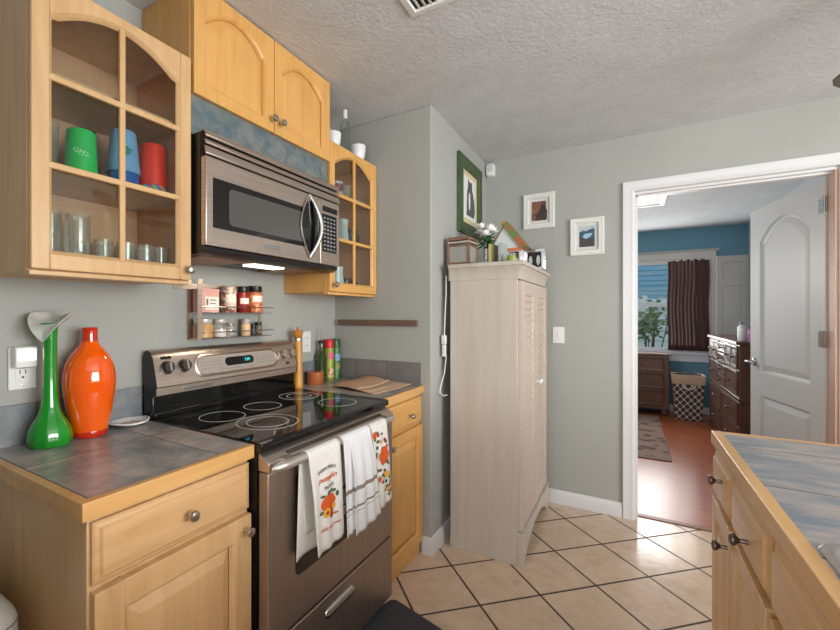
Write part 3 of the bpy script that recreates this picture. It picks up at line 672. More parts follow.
# leaf shaped dish
t = thing('spoon_rest', 'small white ceramic dish holding tan crumbs beside the range', 'dish', (0.096, 0.816, CZ))
def dishf(i, j):
    a = 2 * pi * i; r = j * (0.070 + 0.006 * cos(3 * a + 0.4)); return (0.096 + r * cos(a) * 0.85, 0.816 + r * sin(a) * 0.94, CZ + 0.004 + 0.012 * max(0, j - 0.45) ** 1.3 * 2.0)
part('dish', MB().grid(dishf, 40, 8), white_cer, t, solid=0.005)
mb = MB(); R3 = random.Random(5)
for k in range(7):
    a = R3.uniform(0, pi); c = (0.096 + R3.uniform(-.015, .015), 0.816 + R3.uniform(-.022, .022)); l = R3.uniform(.008, .018)
    mb.tube([(c[0] - l * cos(a), c[1] - l * sin(a), CZ + 0.0075), (c[0] + l * cos(a), c[1] + l * sin(a), CZ + 0.0085)], 0.0012, 6)
part('crumbs', mb, M('tan_crumbs', (196, 164, 118), 0.8), t)

# ------------------------------------------------------------------ tumblers and glasses in the first wall cabinet
S1, S0 = 1.413 + 0.266 + 0.0185, 1.4355
def cup(name, label, cat, x, y, z, prof, mat, group, seg=32, loc=None):
    mb = MB().lathe((x, y, z), prof, seg); return mb
def tumbler_prof(rt, rb, h, th=0.002): # upside-down tumbler: rim below, closed top
    return [(rb - th, 0.0), (rb, 0.0), (rb, 0.006), (rt, h - 0.004), (rt - 0.004, h), (0.0, h)]
gx = 0.215
t = thing('tumbler_stack', 'bright green plastic tumbler turned upside down behind cabinet glass', 'tumbler', (gx, 0.607, S1), 'plastic tumblers in the wall cabinet')
part('tumbler', MB().lathe((gx, 0.607, S1), tumbler_prof(0.037, 0.0435, 0.142), 36), M('green_plastic', (2, 190, 84), 0.3), t)
tx_ = M('pale_print', (190, 236, 206), 0.6)
def wrap(s, size, ang, z, r, x, y, arc=0):
    mb = text_mb(s, size, (0, 0, 0), (1, 0, 0), (0, 1, 0)); mb.v = [(x + (r + w_) * cos(ang + u / r), y + (r + w_) * sin(ang + u / r), z + v) for u, v, w_ in mb.v]; return mb
mb = MB()
for k in range(16): mb.prism(disc(0, 0, 0.002 + 0.001 * (k % 3), 0.002 + 0.0015 * (k % 2), 8), 0, 0.0006, 'z')
pm = MB()
for k in range(16):
    u0, v0 = -0.018 + 0.0024 * k, 0.006 * sin(k * 1.9) - 0.0007 * k
    r = 0.0405
    for q in [(u0, v0)]:
        pm.prism([(q[0] + 0.0016 * cos(2 * pi * j / 8), q[1] + 0.0026 * sin(2 * pi * j / 8)) for j in range(8)], 0.0, 0.0005, 'z')
ang0 = -0.42
pm.v = [(gx + (0.0407 + w_) * cos(ang0 + u / 0.04), 0.607 + (0.0407 + w_) * sin(ang0 + u / 0.04), S1 + 0.075 + v) for u, v, w_ in pm.v]
part('print', pm, tx_, t, 'pale printed pattern')
bx, by = 0.205, 0.734
t = thing('tumbler_stack', 'two stacked clear blue plastic tumblers turned upside down behind cabinet glass', 'tumbler', (bx, by, S1), 'plastic tumblers in the wall cabinet')
part('tumbler', MB().lathe((bx, by, S1), tumbler_prof(0.040, 0.047, 0.09), 36), M('deep_blue_plastic', (24, 96, 176), 0.2), t, 'deep blue lower tumbler')
part('tumbler', MB().lathe((bx, by, S1 + 0.055), tumbler_prof(0.036, 0.0485, 0.135), 36), M('frosted_blue_plastic', (132, 178, 222), 0.3, c2=(110, 160, 212), scale=10), t, 'frosted pale blue upper tumbler')
pm = MB()
for k in range(9):
    a = k * 2.4; rr = 0.0032 * sqrt(k); pm.prism([(rr * cos(a) + 0.006 * cos(2 * pi * j / 8), rr * sin(a) * 1.5 + 0.004 * sin(2 * pi * j / 8)) for j in range(8)], 0.0, 0.0006 + 0.0001 * k, 'z')
pm.v = [(bx + (0.0432 + w_) * cos(-0.25 + u / 0.043), by + (0.0432 + w_) * sin(-0.25 + u / 0.043), S1 + 0.118 + v) for u, v, w_ in pm.v]
part('print', pm, M('green_plant_print', (52, 128, 120), 0.6), t, 'green printed plant')
rx, ry = 0.212, 0.828
t = thing('tumbler_stack', 'red plastic tumbler over a rainbow patterned one, upside down in cabinet', 'tumbler', (rx, ry, S1), 'plastic tumblers in the wall cabinet')
part('tumbler', MB().lathe((rx, ry, S1 + 0.035), tumbler_prof(0.039, 0.0465, 0.140), 36), M('red_plastic', (244, 48, 24), 0.3), t, 'red upper tumbler')
def rainbow():
    m, nt, p = newmat('rainbow_stripes'); p.inputs['Roughness'].default_value = 0.4
    wv = nd(nt, 'ShaderNodeTexWave'); wv.inputs['Scale'].default_value = 9; wv.bands_direction = 'DIAGONAL'; wv.wave_profile = 'SAW'
    wv.inputs['Distortion'].default_value = 1.0; nt.links.new(coords(nt), wv.inputs[0])
    cr = nd(nt, 'ShaderNodeValToRGB'); cr.color_ramp.interpolation = 'CONSTANT'; e = cr.color_ramp.elements
    cs = [(0, (240, 196, 40)), (0.2, (40, 150, 220)), (0.4, (220, 60, 120)), (0.6, (60, 180, 90)), (0.8, (120, 80, 190))]
    e[0].position = 0; e[0].color = lin(cs[0][1]); e[1].position = 0.2; e[1].color = lin(cs[1][1])
    for p_, c in cs[2:]: x = e.new(p_); x.color = lin(c)
    nt.links.new(wv.outputs[1], cr.inputs[0]); nt.links.new(cr.outputs[0], p.inputs['Base Color']); return m
part('tumbler', MB().lathe((rx, ry, S1), tumbler_prof(0.036, 0.0425, 0.12), 36), rainbow(), t, 'rainbow patterned lower tumbler')
single('carafe', MB().lathe((0.105, 0.665, S1), [(0.02, 0), (0.044, 0.001), (0.046, 0.02), (0.043, 0.07), (0.030, 0.12), (0.026, 0.15), (0.031, 0.19), (0.0295, 0.19), (0.0245, 0.15), (0.0285, 0.12), (0.041, 0.07), (0.044, 0.02), (0.02, 0.004)], 36), smoke_m,
       'smoky glass carafe standing behind the green tumbler', 'carafe')
t = thing('measuring_jug', 'clear glass measuring jug at the hinge side of the tumbler shelf', 'jug', (0.155, 0.528, S1))
part('jug', MB().lathe((0.155, 0.528, S1), [(0.02, 0), (0.038, 0.001), (0.040, 0.012), (0.045, 0.16), (0.0435, 0.16), (0.0385, 0.012), (0.02, 0.004)], 32), drink_m, t)
part('handle', MB().tube([(0.192, 0.515, S1 + 0.13), (0.217, 0.505, S1 + 0.12), (0.221, 0.503, S1 + 0.06), (0.192, 0.515, S1 + 0.04)], 0.005, 8), drink_m, t)
def glass_prof(r, h, base=0.008, th=0.0022): return [(0, 0.0), (r * 0.9, 0.0), (r * 0.94, 0.003), (r, h), (r - th, h), (r * 0.94 - th, base), (0, base)]
G = 'clear glasses on the bottom shelf'
tallp = glass_prof(0.031, 0.155); g0 = None
tall_spots = [(0.225, 0.521), (0.235, 0.590), (0.155, 0.545), (0.115, 0.605)]
tall_lbl = ['tall clear drinking glass closest to the hinge on the bottom shelf', 'tall clear drinking glass at the front of the bottom shelf', 'tall clear drinking glass in second row of the bottom shelf', 'tall clear drinking glass at the back of the bottom shelf']
for (x, y), l in zip(tall_spots, tall_lbl):
    if g0 is None: g0 = single('drinking_glass', MB().lathe((x, y, S0), tallp, 28), drink_m, l, 'glass', G, loc=(x, y, S0))
    else: dup(g0, (x, y, S0), l)
g1 = None
short_spots = [(0.225, 0.664), (0.235, 0.726), (0.145, 0.690), (0.085, 0.655), (0.238, 0.785), (0.150, 0.765), (0.230, 0.842), (0.145, 0.835), (0.080, 0.80)]
names = ['behind the middle of the left pane, front row', 'just before the centre bar of the cabinet door', 'second row behind the centre bar', 'against the back panel beside the tall glasses', 'just past the centre bar, front row', 'second row past the centre bar', 'front row beside the knob end of the door', 'second row at the knob end', 'against the back panel at the knob end']
for (x, y), l in zip(short_spots, names):
    l = 'short clear juice glass ' + l
    if g1 is None: g1 = single('juice_glass', MB().lathe((x, y, S0), glass_prof(0.027, 0.092, 0.01), 28), drink_m, l, 'glass', G, loc=(x, y, S0))
    else: dup(g1, (x, y, S0), l)

# ------------------------------------------------------------------ cups in and on the far wall cabinet
T2 = S1 + 0.242; Z2 = 2.163
t = thing('mug', 'white cup with pink bands on top shelf of the far cabinet', 'cup', (0.2, 1.905, T2), 'cups in the far wall cabinet')
part('cup', MB().lathe((0.2, 1.905, T2), [(0.0, 0), (0.030, 0), (0.034, 0.01), (0.036, 0.10), (0.033, 0.10), (0.031, 0.012), (0, 0.01)], 28), white_cer, t)
part('band', MB().ring((0.2, 1.905, T2), 0.0372, 0.0345, 0.045, 0.085, 28).ring((0.2, 1.905, T2), 0.0362, 0.034, 0.018, 0.03, 28), M('pink_glaze', (176, 96, 118), 0.4), t)
single('drinking_glass', MB().lathe((0.2, 1.99, T2), glass_prof(0.032, 0.10), 28), drink_m, 'clear glass beside the pink banded cup', 'glass', 'cups in the far wall cabinet')
single('drinking_glass', MB().lathe((0.17, 2.05, T2), glass_prof(0.030, 0.11), 28), drink_m, 'clear glass by the wall end of the pink cup shelf', 'glass', 'cups in the far wall cabinet')
single('pitcher', MB().lathe((0.215, 1.935, S1), [(0, 0), (0.034, 0), (0.037, 0.01), (0.036, 0.05), (0.031, 0.09), (0.034, 0.12), (0.038, 0.135), (0.034, 0.135), (0.028, 0.09), (0.033, 0.05), (0.033, 0.012), (0, 0.01)], 28), white_cer, 'white waisted pitcher on the middle shelf of the far cabinet', 'pitcher', 'cups in the far wall cabinet')
t = thing('mug', 'dark slate mug with round handle on the middle shelf of the far cabinet', 'mug', (0.215, 2.018, S1), 'cups in the far wall cabinet')
dk = M('dark_slate_glaze', (48, 54, 58), 0.25)
part('cup', MB().lathe((0.215, 2.018, S1), [(0, 0), (0.034, 0), (0.037, 0.006), (0.037, 0.095), (0.033, 0.095), (0.033, 0.01), (0, 0.008)], 28), dk, t)
part('handle', MB().tube([(0.235 + 0.0, 2.046 + 0.028 * sin(a) * 1.0, S1 + 0.048 + 0.028 * cos(a)) for a in [pi * k / 10 for k in range(11)]], 0.005, 8), dk, t)
t = thing('pitcher', 'white china pitcher with spout on bottom shelf behind the knob', 'pitcher', (0.225, 1.862, S0), 'cups in the far wall cabinet')
part('body', MB().lathe((0.225, 1.862, S0), [(0, 0), (0.034, 0), (0.04, 0.01), (0.044, 0.05), (0.038, 0.095), (0.042, 0.125), (0.039, 0.125), (0.034, 0.095), (0.04, 0.05), (0.036, 0.012), (0, 0.01)], 28), white_cer, t)
part('spout', MB().loops([[(0.225, 1.895, S0 + 0.100), (0.238, 1.897, S0 + 0.122), (0.212, 1.897, S0 + 0.122)], [(0.225, 1.917, S0 + 0.127), (0.228, 1.917, S0 + 0.129), (0.222, 1.917, S0 + 0.129)]]), white_cer, t)
single('creamer', MB().lathe((0.21, 1.968, S0), [(0, 0), (0.034, 0), (0.037, 0.005), (0.035, 0.072), (0.031, 0.072), (0.032, 0.008), (0, 0.006)], 24), dk, 'dark cup beside the white china pitcher on bottom shelf', 'cup', 'cups in the far wall cabinet')
single('sugar_bowl', MB().lathe((0.21, 2.055, S0), [(0, 0), (0.02, 0), (0.018, 0.012), (0.030, 0.035), (0.028, 0.05), (0.012, 0.06), (0.006, 0.075), (0, 0.077)], 24), dk, 'small dark lidded bowl at the wall end of the bottom shelf', 'bowl', 'cups in the far wall cabinet')
bowlp = [(0, 0), (0.026, 0), (0.032, 0.008), (0.041, 0.05), (0.043, 0.086), (0.039, 0.086), (0.036, 0.05), (0.028, 0.012), (0, 0.01)]
single('white_bowl', MB().lathe((0.27, 1.775, Z2), bowlp, 28), white_cer, 'white bowl on the far cabinet, next to the microwave cabinet', 'bowl', 'bowls on top of the far cabinet')
single('white_bowl', MB().lathe((0.29, 1.985, Z2), bowlp, 28), white_cer, 'white bowl on the far cabinet, past the bottle towards the wall', 'bowl', 'bowls on top of the far cabinet')
t = thing('wine_bottle', 'clear green wine bottle with white cap on top of far cabinet', 'bottle', (0.27, 1.885, Z2))
part('glass', MB().lathe((0.27, 1.885, Z2), [(0, 0.002), (0.024, 0), (0.0275, 0.004), (0.0275, 0.165), (0.024, 0.182), (0.013, 0.198), (0.0105, 0.21), (0.0105, 0.245)], 28), thin_glass('green_bottle_glass', (226, 236, 230), 0.08, 0, 0.03), t)
part('cap', MB().lathe((0.27, 1.885, Z2), [(0.0118, 0.205), (0.0122, 0.206), (0.0122, 0.252), (0.010, 0.254), (0, 0.254)], 20), white_pl, t)

# ------------------------------------------------------------------ spice rack on the wall behind the range
t = thing('spice_rack', 'steel two tier spice rack on the wall above the range', 'rack', (WX, 1.3, 1.2))
mb = MB().box(WX + 0.0005, WX + 0.006, 1.02, 1.50, 1.405, 1.432)
part('rail', mb, steel, t, bevel=0.001)
part('upright', MB().box(0.1005, 0.1045, 1.082, 1.104, 1.196, 1.446), steel, t)
part('upright', MB().box(WX + 0.001, WX + 0.005, 1.082, 1.100, 1.196, 1.446), steel, t)
part('upright', MB().box(WX + 0.001, WX + 0.005, 1.475, 1.490, 1.196, 1.42), steel, t)
for z in (1.2, 1.307): part('side_bar', MB().box(WX + 0.001, 0.104, 1.100, 1.1035, z - 0.004, z + 0.004), steel, t)
RZ = (1.203, 1.310)
for z in RZ:
    s_ = part('shelf', MB().box(WX + 0.001, 0.112, 1.104, 1.4905, z - 0.003, z), M('smoked_shelf', (120, 112, 108), 0.3, 0.5), t)
    part('guard_rod', MB().tube([(0.109, 1.10, z + 0.024), (0.109, 1.505, z + 0.024)], 0.0022, 8), chrome, s_)
def jar(label, cat, x, y, z, r, h, body, lid, lidh=0.022, fill=None, lab=None, name='spice_jar', boxy=False):
    t = thing(name, label, cat, (x, y, z), 'jars on the spice rack')
    if boxy: part('body', MB().prism(rrect(x - 0.03, x + 0.03, y - r, y + r, 0.008), z + 0.0005, z + h, 'z'), body, t)
    else: part('body', MB().lathe((x, y, z), [(0, 0.0005), (r * 0.92, 0.0005), (r, 0.004), (r, h - 0.012), (r * 0.86, h - 0.003), (r * 0.84, h)], 26), body, t)
    if fill: part('contents', MB().lathe((x, y, z), [(0, 0.003), (r * 0.9, 0.003), (r * 0.9, fill[1]), (0, fill[1] + 0.002)], 22), fill[0], t)
    if lid:
        if boxy: part('lid', MB().prism(rrect(x - 0.032, x + 0.032, y - r - 0.002, y + r + 0.002, 0.008), z + h, z + h + lidh, 'z'), lid, t)
        else: part('lid', MB().lathe((x, y, z), [(r * 0.9, h - 0.002), (r * 0.93, h), (r * 0.93, h + lidh - 0.002), (r * 0.88, h + lidh), (0, h + lidh)], 26), lid, t)
    if lab:
        c, z0, z1 = lab[:3]
        if boxy: part('paper_label', MB().box(x + 0.0302, x + 0.031, y - r + 0.018, y + r - 0.006, z + z0, z + z1), c, t)
        else: part('paper_label', MB().lathe((x, y, z), [(r + 0.0006, z0), (r + 0.0006, z1)], 16, a0=-1.1, a1=0.5), c, t)
    return t
lblw = M('paper_label', (222, 214, 204), 0.7); ylid = M('brass_lid', (176, 160, 138), 0.35, 0.7); blk_lid = black_pl
t_ = jar('pink plastic spice box with paper label, top tier of rack', 'spice box', 0.075, 1.144, RZ[1], 0.046, 0.090, M('pink_plastic', (218, 168, 156), 0.5, c2=(206, 150, 138), scale=12), M('pink_lid', (214, 156, 146), 0.45), 0.008, lab=(lblw, 0.012, 0.066), name='spice_box', boxy=True)
part('label_marks', MB().box(0.1062, 0.1066, 1.122, 1.130, RZ[1] + 0.03, RZ[1] + 0.056).box(0.1062, 0.1066, 1.140, 1.170, RZ[1] + 0.05, RZ[1] + 0.054).box(0.1062, 0.1066, 1.140, 1.170, RZ[1] + 0.036, RZ[1] + 0.039), grey_print, t_)
jar('white and brown patterned spice tin on the top tier', 'spice tin', 0.072, 1.264, RZ[1], 0.033, 0.112, M('patterned_tin', (206, 190, 176), 0.4, c2=(140, 84, 66), scale=42, lo=0.5, hi=0.56), M('tin_lid', (188, 160, 148), 0.4), 0.004, lab=(lblw, 0.045, 0.08))
jar('dark red spice jar with black lid on the top tier', 'spice jar', 0.072, 1.344, RZ[1], 0.029, 0.096, M('paprika', (150, 36, 26), 0.35, c2=(120, 24, 20), scale=30), blk_lid, 0.024, lab=(lblw, 0.04, 0.066))
jar('orange speckled spice jar with black lid at the end of top tier', 'spice jar', 0.072, 1.419, RZ[1], 0.035, 0.100, M('orange_speckle', (214, 138, 86), 0.35, c2=(156, 74, 40), scale=70, lo=0.45, hi=0.6), blk_lid, 0.026, lab=(lblw, 0.05, 0.08))
jar('squat jar of yellow mustard powder with silver lid, bottom tier', 'spice jar', 0.074, 1.130, RZ[0], 0.040, 0.062, M('mustard_powder', (176, 134, 84), 0.35, c2=(196, 152, 96), scale=18), M('silver_lid', (206, 200, 192), 0.3, 0.5), 0.018)
jar('clear glass jar half full of white salt, bottom tier', 'spice jar', 0.074, 1.212, RZ[0], 0.032, 0.064, drink_m, M('grey_lid', (198, 196, 192), 0.35, 0.4), 0.014, fill=(M('salt', (236, 232, 226), 0.9), 0.034))
jar('small empty glass jar in the middle of bottom tier', 'spice jar', 0.07, 1.272, RZ[0], 0.022, 0.05, drink_m, M('pewter_lid', (150, 144, 140), 0.35, 0.6), 0.010)
jar('tan spice bottle with clear cap on the bottom tier', 'spice jar', 0.076, 1.358, RZ[0], 0.022, 0.058, M('tan_spice', (208, 176, 136), 0.5), M('clear_cap', (170, 158, 150), 0.3), 0.020)
jar('small dark dropper bottle on the bottom tier', 'spice jar', 0.08, 1.400, RZ[0], 0.013, 0.036, M('dark_vial', (52, 50, 54), 0.3), blk_lid, 0.016)
jar('small jar of peppercorns at the end of bottom tier', 'spice jar', 0.076, 1.436, RZ[0], 0.018, 0.050, M('peppercorns', (124, 112, 84), 0.6, c2=(60, 54, 44), scale=90, lo=0.45, hi=0.55), blk_lid, 0.012)

# ------------------------------------------------------------------ things on the narrow counter
t = thing('outlet', 'white double outlet on the wall above the narrow counter', 'outlet', (WX, 1.838, 1.148), 'outlets')
pl = part('cover_plate', MB(fx(WX)).prism(rrect(1.803, 1.873, 1.088, 1.206, 0.004), 0.0005, 0.006), white_pl, t, bevel=0.002)
for z in (1.125, 1.168):
    part('socket', MB(fx(WX)).prism(rrect(1.821, 1.855, z - 0.014, z + 0.014, 0.01), 0.006, 0.0075), white_pl, pl)
    part('socket_slots', MB(fx(WX)).box(1.8295, 1.832, z - 0.004, z + 0.006, 0.0075, 0.0079).box(1.844, 1.8465, z - 0.004, z + 0.006, 0.0075, 0.0079), black_pl, pl)
t = thing('pepper_mill', 'tall honey coloured wooden pepper mill beside the range', 'pepper mill', (0.100, 1.694, CZ))
mw = wood('mill_wood', (212, 152, 62), (196, 132, 46), 'z', 0.3)
part('body', MB().lathe((0.100, 1.694, CZ), [(0, 0.0005), (0.027, 0.0005), (0.0275, 0.004), (0.026, 0.02), (0.0235, 0.08), (0.0205, 0.16), (0.0185, 0.215), (0.0195, 0.235), (0.0195, 0.248), (0.016, 0.25)], 32), mw, t)
part('collar', MB().lathe((0.100, 1.694, CZ), [(0.0165, 0.249), (0.0205, 0.25), (0.0205, 0.262), (0.0165, 0.263)], 32), chrome, t)
part('head', MB().lathe((0.100, 1.694, CZ), [(0.017, 0.262), (0.022, 0.266), (0.0285, 0.292), (0.0285, 0.300), (0.022, 0.304), (0.006, 0.305), (0.006, 0.309), (0.009, 0.313), (0.008, 0.320), (0, 0.322)], 32), M('mill_head_wood', (188, 122, 46), 0.3), t)
t = thing('salt_box', 'round reddish wooden lidded box beside the pepper mill', 'box', (0.096, 1.842, CZ))
rw = wood('padauk_wood', (178, 104, 54), (150, 80, 40), 'x', 0.35)
part('body', MB().lathe((0.096, 1.842, CZ), [(0, 0.0005), (0.046, 0.0005), (0.048, 0.004), (0.048, 0.05), (0.046, 0.052)], 36), rw, t)
part('lid', MB().lathe((0.096, 1.842, CZ), [(0.046, 0.052), (0.049, 0.053), (0.049, 0.066), (0.046, 0.069), (0, 0.069)], 36), rw, t)
t = thing('oil_bottle', 'dark green olive oil bottle with slim steel pourer', 'bottle', (0.074, 1.925, CZ))
part('bottle', MB().prism(rrect(0.046, 0.100, 1.898, 1.952, 0.012), CZ + 0.0005, CZ + 0.155, 'z').lathe((0.074, 1.925, CZ), [(0.030, 0.154), (0.022, 0.168), (0.014, 0.182), (0.013, 0.215), (0.015, 0.216), (0.015, 0.222), (0.0, 0.223)], 20), M('olive_oil_glass', (48, 72, 22), 0.08, coat=1.0, c2=(40, 60, 20), scale=5), t)
part('collar', MB().lathe((0.074, 1.925, CZ), [(0.0155, 0.222), (0.017, 0.224), (0.017, 0.236), (0.006, 0.24)], 18), black_pl, t)
part('pourer', MB().tube([(0.074, 1.925, CZ + 0.236), (0.074, 1.926, CZ + 0.28), (0.079, 1.929, CZ + 0.315)], [0.004, 0.0035, 0.003], 8), chrome, t)
def can(label, x, y, bodymat, capmat, prints):
    t = thing('spray_can', label, 'spray can', (x, y, CZ), 'cooking spray cans')
    part('can', MB().lathe((x, y, CZ), [(0, 0.001), (0.0265, 0.0005), (0.028, 0.003), (0.0275, 0.006), (0.0275, 0.186), (0.026, 0.192)], 30), bodymat, t)
    part('cap', MB().lathe((x, y, CZ), [(0.0272, 0.190), (0.0275, 0.192), (0.0265, 0.234), (0.023, 0.241), (0, 0.242)], 30), capmat, t)
    for nm, mt, a0, a1, z0, z1 in prints: part(nm, MB().lathe((x, y, CZ), [(0.0279, z0), (0.0282, (z0 + z1) / 2), (0.0279, z1)], 14, a0=a0, a1=a1), mt, t)
    return t
can('cooking spray can with red cap and yellow green label', 0.080, 1.992, M('lime_label', (168, 170, 44), 0.35, c2=(120, 140, 40), scale=14), M('red_cap', (206, 26, 40), 0.3), [('printed_panel', M('pink_print', (222, 90, 130), 0.5), -1.0, 0.6, 0.125, 0.165), ('printed_panel', M('cream_food_print', (226, 200, 160), 0.5, c2=(150, 60, 30), scale=60, lo=0.45, hi=0.55), -1.1, 0.6, 0.02, 0.07)])
can('cooking spray can with dark green cap and green label', 0.080, 2.058, M('green_label', (40, 96, 44), 0.35, c2=(66, 124, 52), scale=14), M('dark_green_cap', (34, 84, 40), 0.3), [('printed_panel', M('sky_print', (120, 160, 196), 0.5), -1.0, 0.5, 0.11, 0.15), ('printed_panel', M('olive_print', (160, 170, 70), 0.5, c2=(60, 100, 50), scale=60), -1.1, 0.6, 0.06, 0.10)])
def mat_weave(name, a, b, sc):
    m, nt, p = newmat(name); p.inputs['Roughness'].default_value = 0.9
    n1 = rng(nt, noise(nt, coords(nt, 'Object', (1, 5, 1)), sc, 3), 0.35, 0.65)
    nt.links.new(mix(nt, n1, lin(a), lin(b)), p.inputs['Base Color'])
    bump(nt, p, noise(nt, coords(nt, 'Object', (1, 5, 1)), sc * 2, 2), 0.5, 0.004); return m
t = thing('placemat', 'folded tan woven placemat with cream stitching on the narrow counter', 'placemat', (0.4, 1.95, CZ))
A, B, Cc, D = Vector((0.245, 1.800, 0)), Vector((0.215, 2.075, 0)), Vector((0.585, 2.062, 0)), Vector((0.540, 1.735, 0))
def pmf(lift):
    def f(i, j):
        p = (A * (1 - i) + D * i) * (1 - j) + (B * (1 - i) + Cc * i) * j
        hump = 0.030 * math.exp(-((i - 0.30) / 0.30) ** 2) * (0.25 + 0.75 * j) + 0.006 * sin(3 * i + 5 * j)
        return (p.x, p.y, CZ + 0.004 + lift + max(0, hump))
    return f
c_ = part('cloth', MB().grid(pmf(0), 26, 22), mat_weave('tan_weave', (204, 168, 136), (178, 142, 110), 60), t, solid=0.005)
for v0, n in ((0.62, 12), (0.78, 26), (0.84, 26), (0.90, 26)):
    mb = MB(); f = pmf(0.0038)
    for k in range(n):
        a, b = f(v0, (k + 0.15) / n), f(v0, (k + 0.8) / n); mb.tube([a, b], 0.0022 if n == 12 else 0.001, 6)
    part('stitching', mb, M('cream_thread', (226, 212, 190), 0.8), c_)
single('knife_strip', MB().box(0.070, 0.600, YJ - 0.020, YJ - 0.0008, 1.236, 1.270), wood('knife_strip_wood', (112, 88, 72), (92, 70, 56), 'x', 0.5), 'dark wooden magnetic knife strip on the alcove wall', 'knife strip', bevel=0.002)

# ------------------------------------------------------------------ pictures, sensor, switch
def frame(name, label, tf, u0, u1, v0, v1, bw, mat, matw, matm, picm, depth=0.022, group=None, loc=(0, 0, 0), flip=False):
    t = thing(name, label, 'picture', loc, group)
    L = []
    for i, h in ((0, 0.001), (0, depth * 0.8), (bw * 0.15, depth), (bw * 0.55, depth * 0.8), (bw * 0.8, depth * 0.95), (bw, depth * 0.55), (bw, 0.004)):
        L.append([(u0 + i, v0 + i, h), (u1 - i, v0 + i, h), (u1 - i, v1 - i, h), (u0 + i, v1 - i, h)])
    part('frame', MB(tf).loops(L), mat, t)
    part('mat_board', MB(tf).box(u0 + bw, u1 - bw, v0 + bw, v1 - bw, 0.004, 0.006), matm, t)
    i = bw + matw
    pic = part('picture', MB(tf).box(u0 + i, u1 - i, v0 + i, v1 - i, 0.006, 0.0068), picm, t)
    return t, pic
green_f = M('distressed_green_frame', (78, 96, 62), 0.6, c2=(54, 70, 42), scale=9, stretch=(1, 6, 1))
tf = fx(XJ)
t, pic = frame('picture_frame', 'green framed picture of a grey and white cat above the pantry cabinet', tf, 2.510, 2.975, 1.822, 2.318, 0.075, green_f, 0.034, M('cream_mat', (206, 192, 152), 0.8), M('white_paper', (222, 222, 216), 0.8), 0.026, loc=(XJ, 2.74, 1.822))
uc, vb_ = 2.76, 1.955
cat = [(uc + du * 1.5, vb_ + dv) for du, dv in ((-0.055, 0), (0.05, 0), (0.062, 0.05), (0.055, 0.12), (0.035, 0.165), (0.025, 0.18), (0.022, 0.215), (0.024, 0.245), (0.012, 0.228), (-0.012, 0.230), (-0.030, 0.248), (-0.034, 0.21), (-0.036, 0.185), (-0.045, 0.16), (-0.05, 0.10))]
part('cat_drawing', MB(tf).prism(cat, 0.0068, 0.0074), M('grey_fur_drawing', (66, 68, 72), 0.8, c2=(96, 98, 102), scale=20), pic, 'grey cat')
part('cat_bib', MB(tf).prism(disc(uc - 0.022, vb_ + 0.10, 0.016, 0.055, 20), 0.0074, 0.0078), M('white_fur_drawing', (226, 226, 224), 0.8), pic)
wf = M('white_frame', (216, 216, 212), 0.4)
tf = fny(YB)
t, pic = frame('picture_frame', 'white framed photo of a dark cat, upper of two on back wall', tf, 0.946, 1.153, 1.906, 2.154, 0.038, wf, 0.018, M('white_mat', (208, 208, 204), 0.8), M('brown_room_photo', (92, 62, 52), 0.35, c2=(150, 112, 92), scale=26, lo=0.45, hi=0.62), 0.02, 'white framed photos on the back wall', (1.05, YB, 1.906))
part('photo_subject', MB(tf).prism([(1.012 + x, 1.968 + z) for x, z in ((0.01, 0), (0.09, 0), (0.092, 0.06), (0.08, 0.085), (0.083, 0.108), (0.068, 0.098), (0.054, 0.108), (0.048, 0.08), (0.03, 0.05))], 0.0068, 0.0072), M('dark_cat_photo', (44, 34, 34), 0.4, c2=(66, 52, 50), scale=30), pic, 'dark cat')
part('photo_glow', MB(tf).box(1.005, 1.060, 2.04, 2.092, 0.0068, 0.0071), M('warm_wall_photo', (146, 92, 66), 0.4, c2=(110, 70, 56), scale=20), pic)
t, pic = frame('picture_frame', 'white framed photo of a lake and hills, lower of two on back wall', tf, 1.249, 1.452, 1.697, 1.946, 0.038, wf, 0.018, M('white_mat', (208, 208, 204), 0.8), M('dark_shore_photo', (46, 40, 42), 0.35, c2=(60, 50, 48), scale=20), 0.02, 'white framed photos on the back wall', (1.35, YB, 1.697))
part('photo_sky', MB(tf).box(1.306, 1.396, 1.855, 1.889, 0.0068, 0.0071), M('pale_sky_photo', (196, 206, 208), 0.4, c2=(150, 172, 184), scale=14), pic)
part('photo_hills', MB(tf).prism([(1.306, 1.822), (1.396, 1.800), (1.396, 1.872), (1.37, 1.868), (1.345, 1.856), (1.33, 1.862), (1.306, 1.850)], 0.0071, 0.0074), M('blue_hills_photo', (44, 84, 116), 0.4, c2=(28, 62, 92), scale=22), pic)
part('photo_lake', MB(tf).prism([(1.325, 1.818), (1.345, 1.805), (1.372, 1.820), (1.385, 1.842), (1.36, 1.842), (1.335, 1.838)], 0.0074, 0.0077), M('lake_photo', (150, 186, 206), 0.4), pic)
t = thing('motion_sensor', 'small white motion sensor in the corner under the ceiling', 'sensor', (0.705, YB - 0.03, 2.33))
part('case', MB(fny(YB)).loops([[(u, v, h) for u, v in rrect(0.684 + i, 0.745 - i, 2.325 + i, 2.418 - i, 0.016)] for i, h in ((0, 0.001), (0, 0.03), (0.006, 0.046), (0.012, 0.048))]), white_pl, t)
part('lens', MB(fny(YB)).prism(rrect(0.702, 0.738, 2.355, 2.405, 0.008), 0.047, 0.050), M('frosted_lens', (200, 202, 208), 0.3), t)
t = thing('light_switch', 'white rocker light switch on the back wall beside the pantry cabinet', 'switch', (1.176, YB, 1.16))
p_ = part('cover_plate', MB(fny(YB)).prism(rrect(1.139, 1.213, 1.104, 1.216, 0.004), 0.0005, 0.006), white_pl, t, bevel=0.002)
part('toggle', MB(fny(YB)).box(1.171, 1.181, 1.148, 1.172, 0.006, 0.012), white_pl, p_, bevel=0.001)
